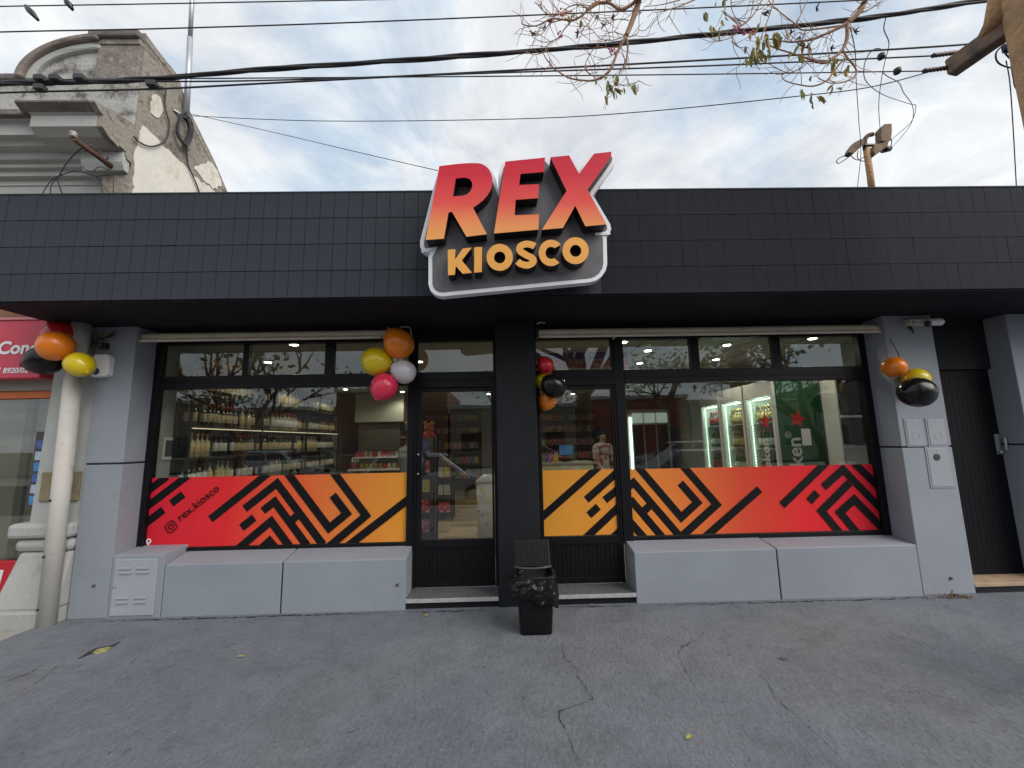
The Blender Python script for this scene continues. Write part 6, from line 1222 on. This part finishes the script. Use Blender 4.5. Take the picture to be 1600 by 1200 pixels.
# ------------------------------------------------------------------ the street behind the photographer (seen in the glass)
def car(x, y, rz, col, lab, L_=4.0, H_=1.45, wagon=0.0):
    g = empty('parked_car', (x, y, -0.17), lab, 'car', 'cars parked in the street'); g.rotation_euler = (0, 0, rz)
    h = L_/2; m = mat('car_paint_'+lab.split()[0]+lab.split()[1], col, 0.3, var=0.03, coat=0.8); mg = mat('car_glass', (0.015, 0.018, 0.02), 0.06, coat=0.5); mt = mat('tyre', (0.02, 0.02, 0.02), 0.9)
    def B(mb, nm, mm, bev=0.0):
        o = mb.build(nm, mm, g, bevel=bev); o.matrix_parent_inverse = Matrix.Identity(4); return o
    bz = 0.62*H_
    prof_ = [(-h, 0.32), (-h+0.02, 0.62), (-h+0.08, bz-0.02), (-h+0.5, bz+0.03), (h*0.40, bz+0.02), (h-0.35, bz-0.12), (h-0.06, bz-0.28), (h, 0.50), (h-0.03, 0.28), (h-0.40, 0.22), (-h+0.4, 0.22)]
    b_ = MB(); n = len(prof_); ys = [(-0.84, 0.90), (-0.80, 1.0), (0.80, 1.0), (0.84, 0.90)]
    secs = [[(px*(0.985 if k in (0, 3) else 1), yy, 0.30+(pz-0.30)*(s_ if pz > 0.6 else 1)) for px, pz in prof_] for k, (yy, s_) in enumerate(ys)]
    vs = [v for s_ in secs for v in s_]
    b_.add(vs, [(i*n+j, (i+1)*n+j, (i+1)*n+(j+1) % n, i*n+(j+1) % n) for i in range(3) for j in range(n)]); b_.f.append(tuple(range(n))); b_.m.append(0); b_.sm.append(False); b_.f.append(tuple(3*n+j for j in range(n))[::-1]); b_.m.append(0); b_.sm.append(False)
    B(b_, 'body', m, 0.05)
    x0, x1, x2, x3 = -h+0.12+wagon*0.0, -h+0.55-wagon*0.25, h*0.12, h*0.52
    cab = [(x0, bz), (x1, H_-0.03), (x2, H_), (x3, bz)]
    b_ = MB().hexa([(x0, -0.76, bz-0.03), (x3, -0.76, bz-0.03), (x3, 0.76, bz-0.03), (x0, 0.76, bz-0.03), (x1, -0.60, H_), (x2, -0.60, H_), (x2, 0.60, H_), (x1, 0.60, H_)]); B(b_, 'cabin', m, 0.06)
    def lerp(a, c, t): return a+(c-a)*t
    for s_ in (-1, 1):
        for (ta, tb_) in ((0.06, 0.47), (0.52, 0.94)):
            q_ = []
            for t, v in ((ta, 0.16), (tb_, 0.16), (tb_, 0.84), (ta, 0.84)): q_.append((lerp(lerp(x0, x3, t), lerp(x1, x2, t), v), s_*(lerp(0.76, 0.60, v)+0.006), lerp(bz-0.03, H_, v)))
            q2 = [(a, bb-s_*0.012, c) for a, bb, c in q_]; B(MB().hexa(q_+q2), 'side_window', mg)
    for (xa, xb, nm) in ((x3, x2, 'windscreen'), (x0, x1, 'rear_window')):
        sg = 1 if xa > 0 else -1; q_ = []
        for yy, v in ((-0.9, 0.14), (0.9, 0.14), (0.9, 0.86), (-0.9, 0.86)): q_.append((lerp(xa, xb, v)+sg*0.006, yy*lerp(0.76, 0.60, v), lerp(bz-0.03, H_, v)+0.004))
        q2 = [(a-sg*0.012, bb, c-0.008) for a, bb, c in q_]; B(MB().hexa(q_+q2), nm, mg)
    for wx in (-h+0.75, h-0.80):
        for s_ in (-1, 1):
            w_ = B(MB().lathe([(0.16, -0.09), (0.29, -0.10), (0.31, -0.06), (0.31, 0.06), (0.29, 0.10), (0.16, 0.09)], 22, (wx, s_*0.76, 0.31), axis='y'), 'wheel', mt)
            o = MB().lathe([(0.05, -0.105), (0.18, -0.095), (0.18, 0.095), (0.05, 0.105)], 14, (wx, s_*0.76, 0.31), axis='y').build('rim', m_metal, w_)
    for s_ in (-1, 1):
        B(MB().box(h-0.12, h-0.01, s_*0.62-0.14, s_*0.62+0.14, bz-0.34, bz-0.20), 'headlight', mat('headlight', (0.7, 0.7, 0.7), 0.15, coat=0.6), 0.02); B(MB().box(-h-0.01, -h+0.08, s_*0.66-0.10, s_*0.66+0.10, bz-0.30, bz-0.10), 'tail_light', mat('tail_light', (0.35, 0.01, 0.01), 0.2), 0.02)
        B(MB().box(x3-0.35, x3-0.22, s_*0.82, s_*0.98, bz+0.0, bz+0.12), 'mirror', m, 0.02)
    B(MB().box(h-0.02, h+0.015, -0.35, 0.35, 0.38, 0.48), 'grille', m_dark); return g
car(-12.2, -18.1, 0.0, (0.42, 0.43, 0.44), 'silver grey hatchback parked across the street at left', 3.9, 1.50, 0.6)
car(-2.1, -7.55, 0.0, (0.62, 0.62, 0.62), 'white compact hatchback parked at the near kerb behind the photographer', 4.1, 1.46)
car(5.3, -7.5, PI, (0.05, 0.07, 0.10), 'dark blue saloon parked at the near kerb beside the tree', 4.3, 1.42)
car(9.5, -18.0, PI, (0.38, 0.39, 0.40), 'grey metallic estate parked across the street at right', 4.3, 1.55, 0.8)
car(2.0, -18.2, 0.0, (0.30, 0.05, 0.04), 'red small car parked across the street in the middle', 3.8, 1.46)
def house(x0, x1, H_, col, lab, y=-24.0, cols=3):
    g = empty('far_house', ((x0+x1)/2, y, -0.06), lab, 'house', 'houses across the street')
    m = mat('house_'+lab.split()[0]+lab.split()[1], col, 0.85, var=0.1, vscale=0.8, bump=0.2); mw = mat('far_window', (0.03, 0.035, 0.04), 0.1)
    MB().box(x0, x1, y-8, y, -0.1, H_).build('wall', m, g); MB().box(x0-0.1, x1+0.1, y-0.3, y+0.12, H_, H_+0.25).build('cornice', m_pl, g)
    n = cols; w_ = (x1-x0)/n
    for k in range(n):
        cx = x0+w_*(k+0.5)
        if k == n//2: MB().box(cx-0.55, cx+0.55, y, y+0.05, 0, 2.3).build('door', mat('far_door', (0.10, 0.055, 0.035), 0.6), g)
        else: o = MB().box(cx-0.7, cx+0.7, y, y+0.04, 0.9, 2.3).build('window', mw, g); MB().box(cx-0.8, cx+0.8, y, y+0.10, 0.80, 0.9).build('sill', m_pl, o)
for a in [(-30, -21, 4.6, (0.24, 0.20, 0.15), 'ochre low house far left across the street'), (-20.8, -12, 4.0, (0.27, 0.26, 0.23), 'pale plaster house left across the street'), (-11.8, -4, 5.2, (0.20, 0.10, 0.07), 'brick coloured house left of centre across street'), (-3.8, 5, 3.9, (0.24, 0.22, 0.18), 'beige low house in the centre across street'), (5.2, 13, 4.4, (0.26, 0.06, 0.045), 'red painted shop right of centre across street'), (13.2, 22, 4.0, (0.28, 0.27, 0.24), 'cream low house right across the street'), (22.2, 31, 5.0, (0.2, 0.195, 0.18), 'grey house far right across the street')]: house(*a)
def street_tree(x, y, lab, seed, H_=7.0, dens=9):
    rg = random.Random(seed); g = empty('street_tree', (x, y, -0.1), lab, 'tree', 'trees along the street'); b_ = MB(); tips = []
    def gr(p, d, r, dep):
        P = [p]; q_ = p; dd = d.copy(); ln = H_*(0.30, 0.20, 0.15, 0.11)[dep]*rg.uniform(0.8, 1.2)
        for k in range(4): dd = (dd+Vector((rg.uniform(-.2, .2), rg.uniform(-.2, .2), rg.uniform(-.1, .2)))).normalized(); q_ = q_+dd*ln/4; P.append(q_)
        b_.tube(P, [r*(1-0.12*k) for k in range(5)], 8 if dep == 0 else 5, cap=False)
        if dep == 3: tips.append(q_); return
        for k in range(4 if dep == 0 else 3): gr(q_, (dd*0.6+Vector((rg.uniform(-1, 1), rg.uniform(-1, 1), rg.uniform(-.1, .9)))).normalized(), r*0.55, dep+1)
    gr(Vector((x, y, -0.15)), Vector((0, 0, 1)), 0.20, 0); b_.build('trunk', m_bark, g); cb_ = MB()
    for q_ in tips:
        for k in range(dens):
            c = q_+Vector((rg.gauss(0, .38), rg.gauss(0, .38), rg.gauss(0, .3))); a = Vector((rg.uniform(-1, 1), rg.uniform(-1, 1), rg.uniform(-1, .4))).normalized()*0.20; e = a.orthogonal().normalized()*0.07
            cb_.add([c, c+a*0.5+e, c+a, c+a*0.5-e], [(0, 1, 2, 3)])
    o = cb_.build('crown', m_lf[seed % 2], g); o['kind'] = 'stuff'
street_tree(-7.4, -16.3, 'leafy street tree across the street left of centre', 3, 8.0, 12); street_tree(0.8, -16.4, 'leafy street tree across the street near the middle', 4, 7.0, 10); street_tree(7.6, -16.2, 'leafy street tree across the street right of centre', 5, 8.0, 12); street_tree(13.5, -16.6, 'leafy street tree across the street at the right', 6, 7.5, 12); street_tree(-15.0, -16.4, 'leafy street tree across the street far left', 7, 7.5, 12)
street_tree(-7.3, -6.5, 'street tree at the near kerb left of the photographer', 8, 7.0, 6); street_tree(9.2, -6.5, 'street tree at the near kerb right of the photographer', 9, 7.5, 12)
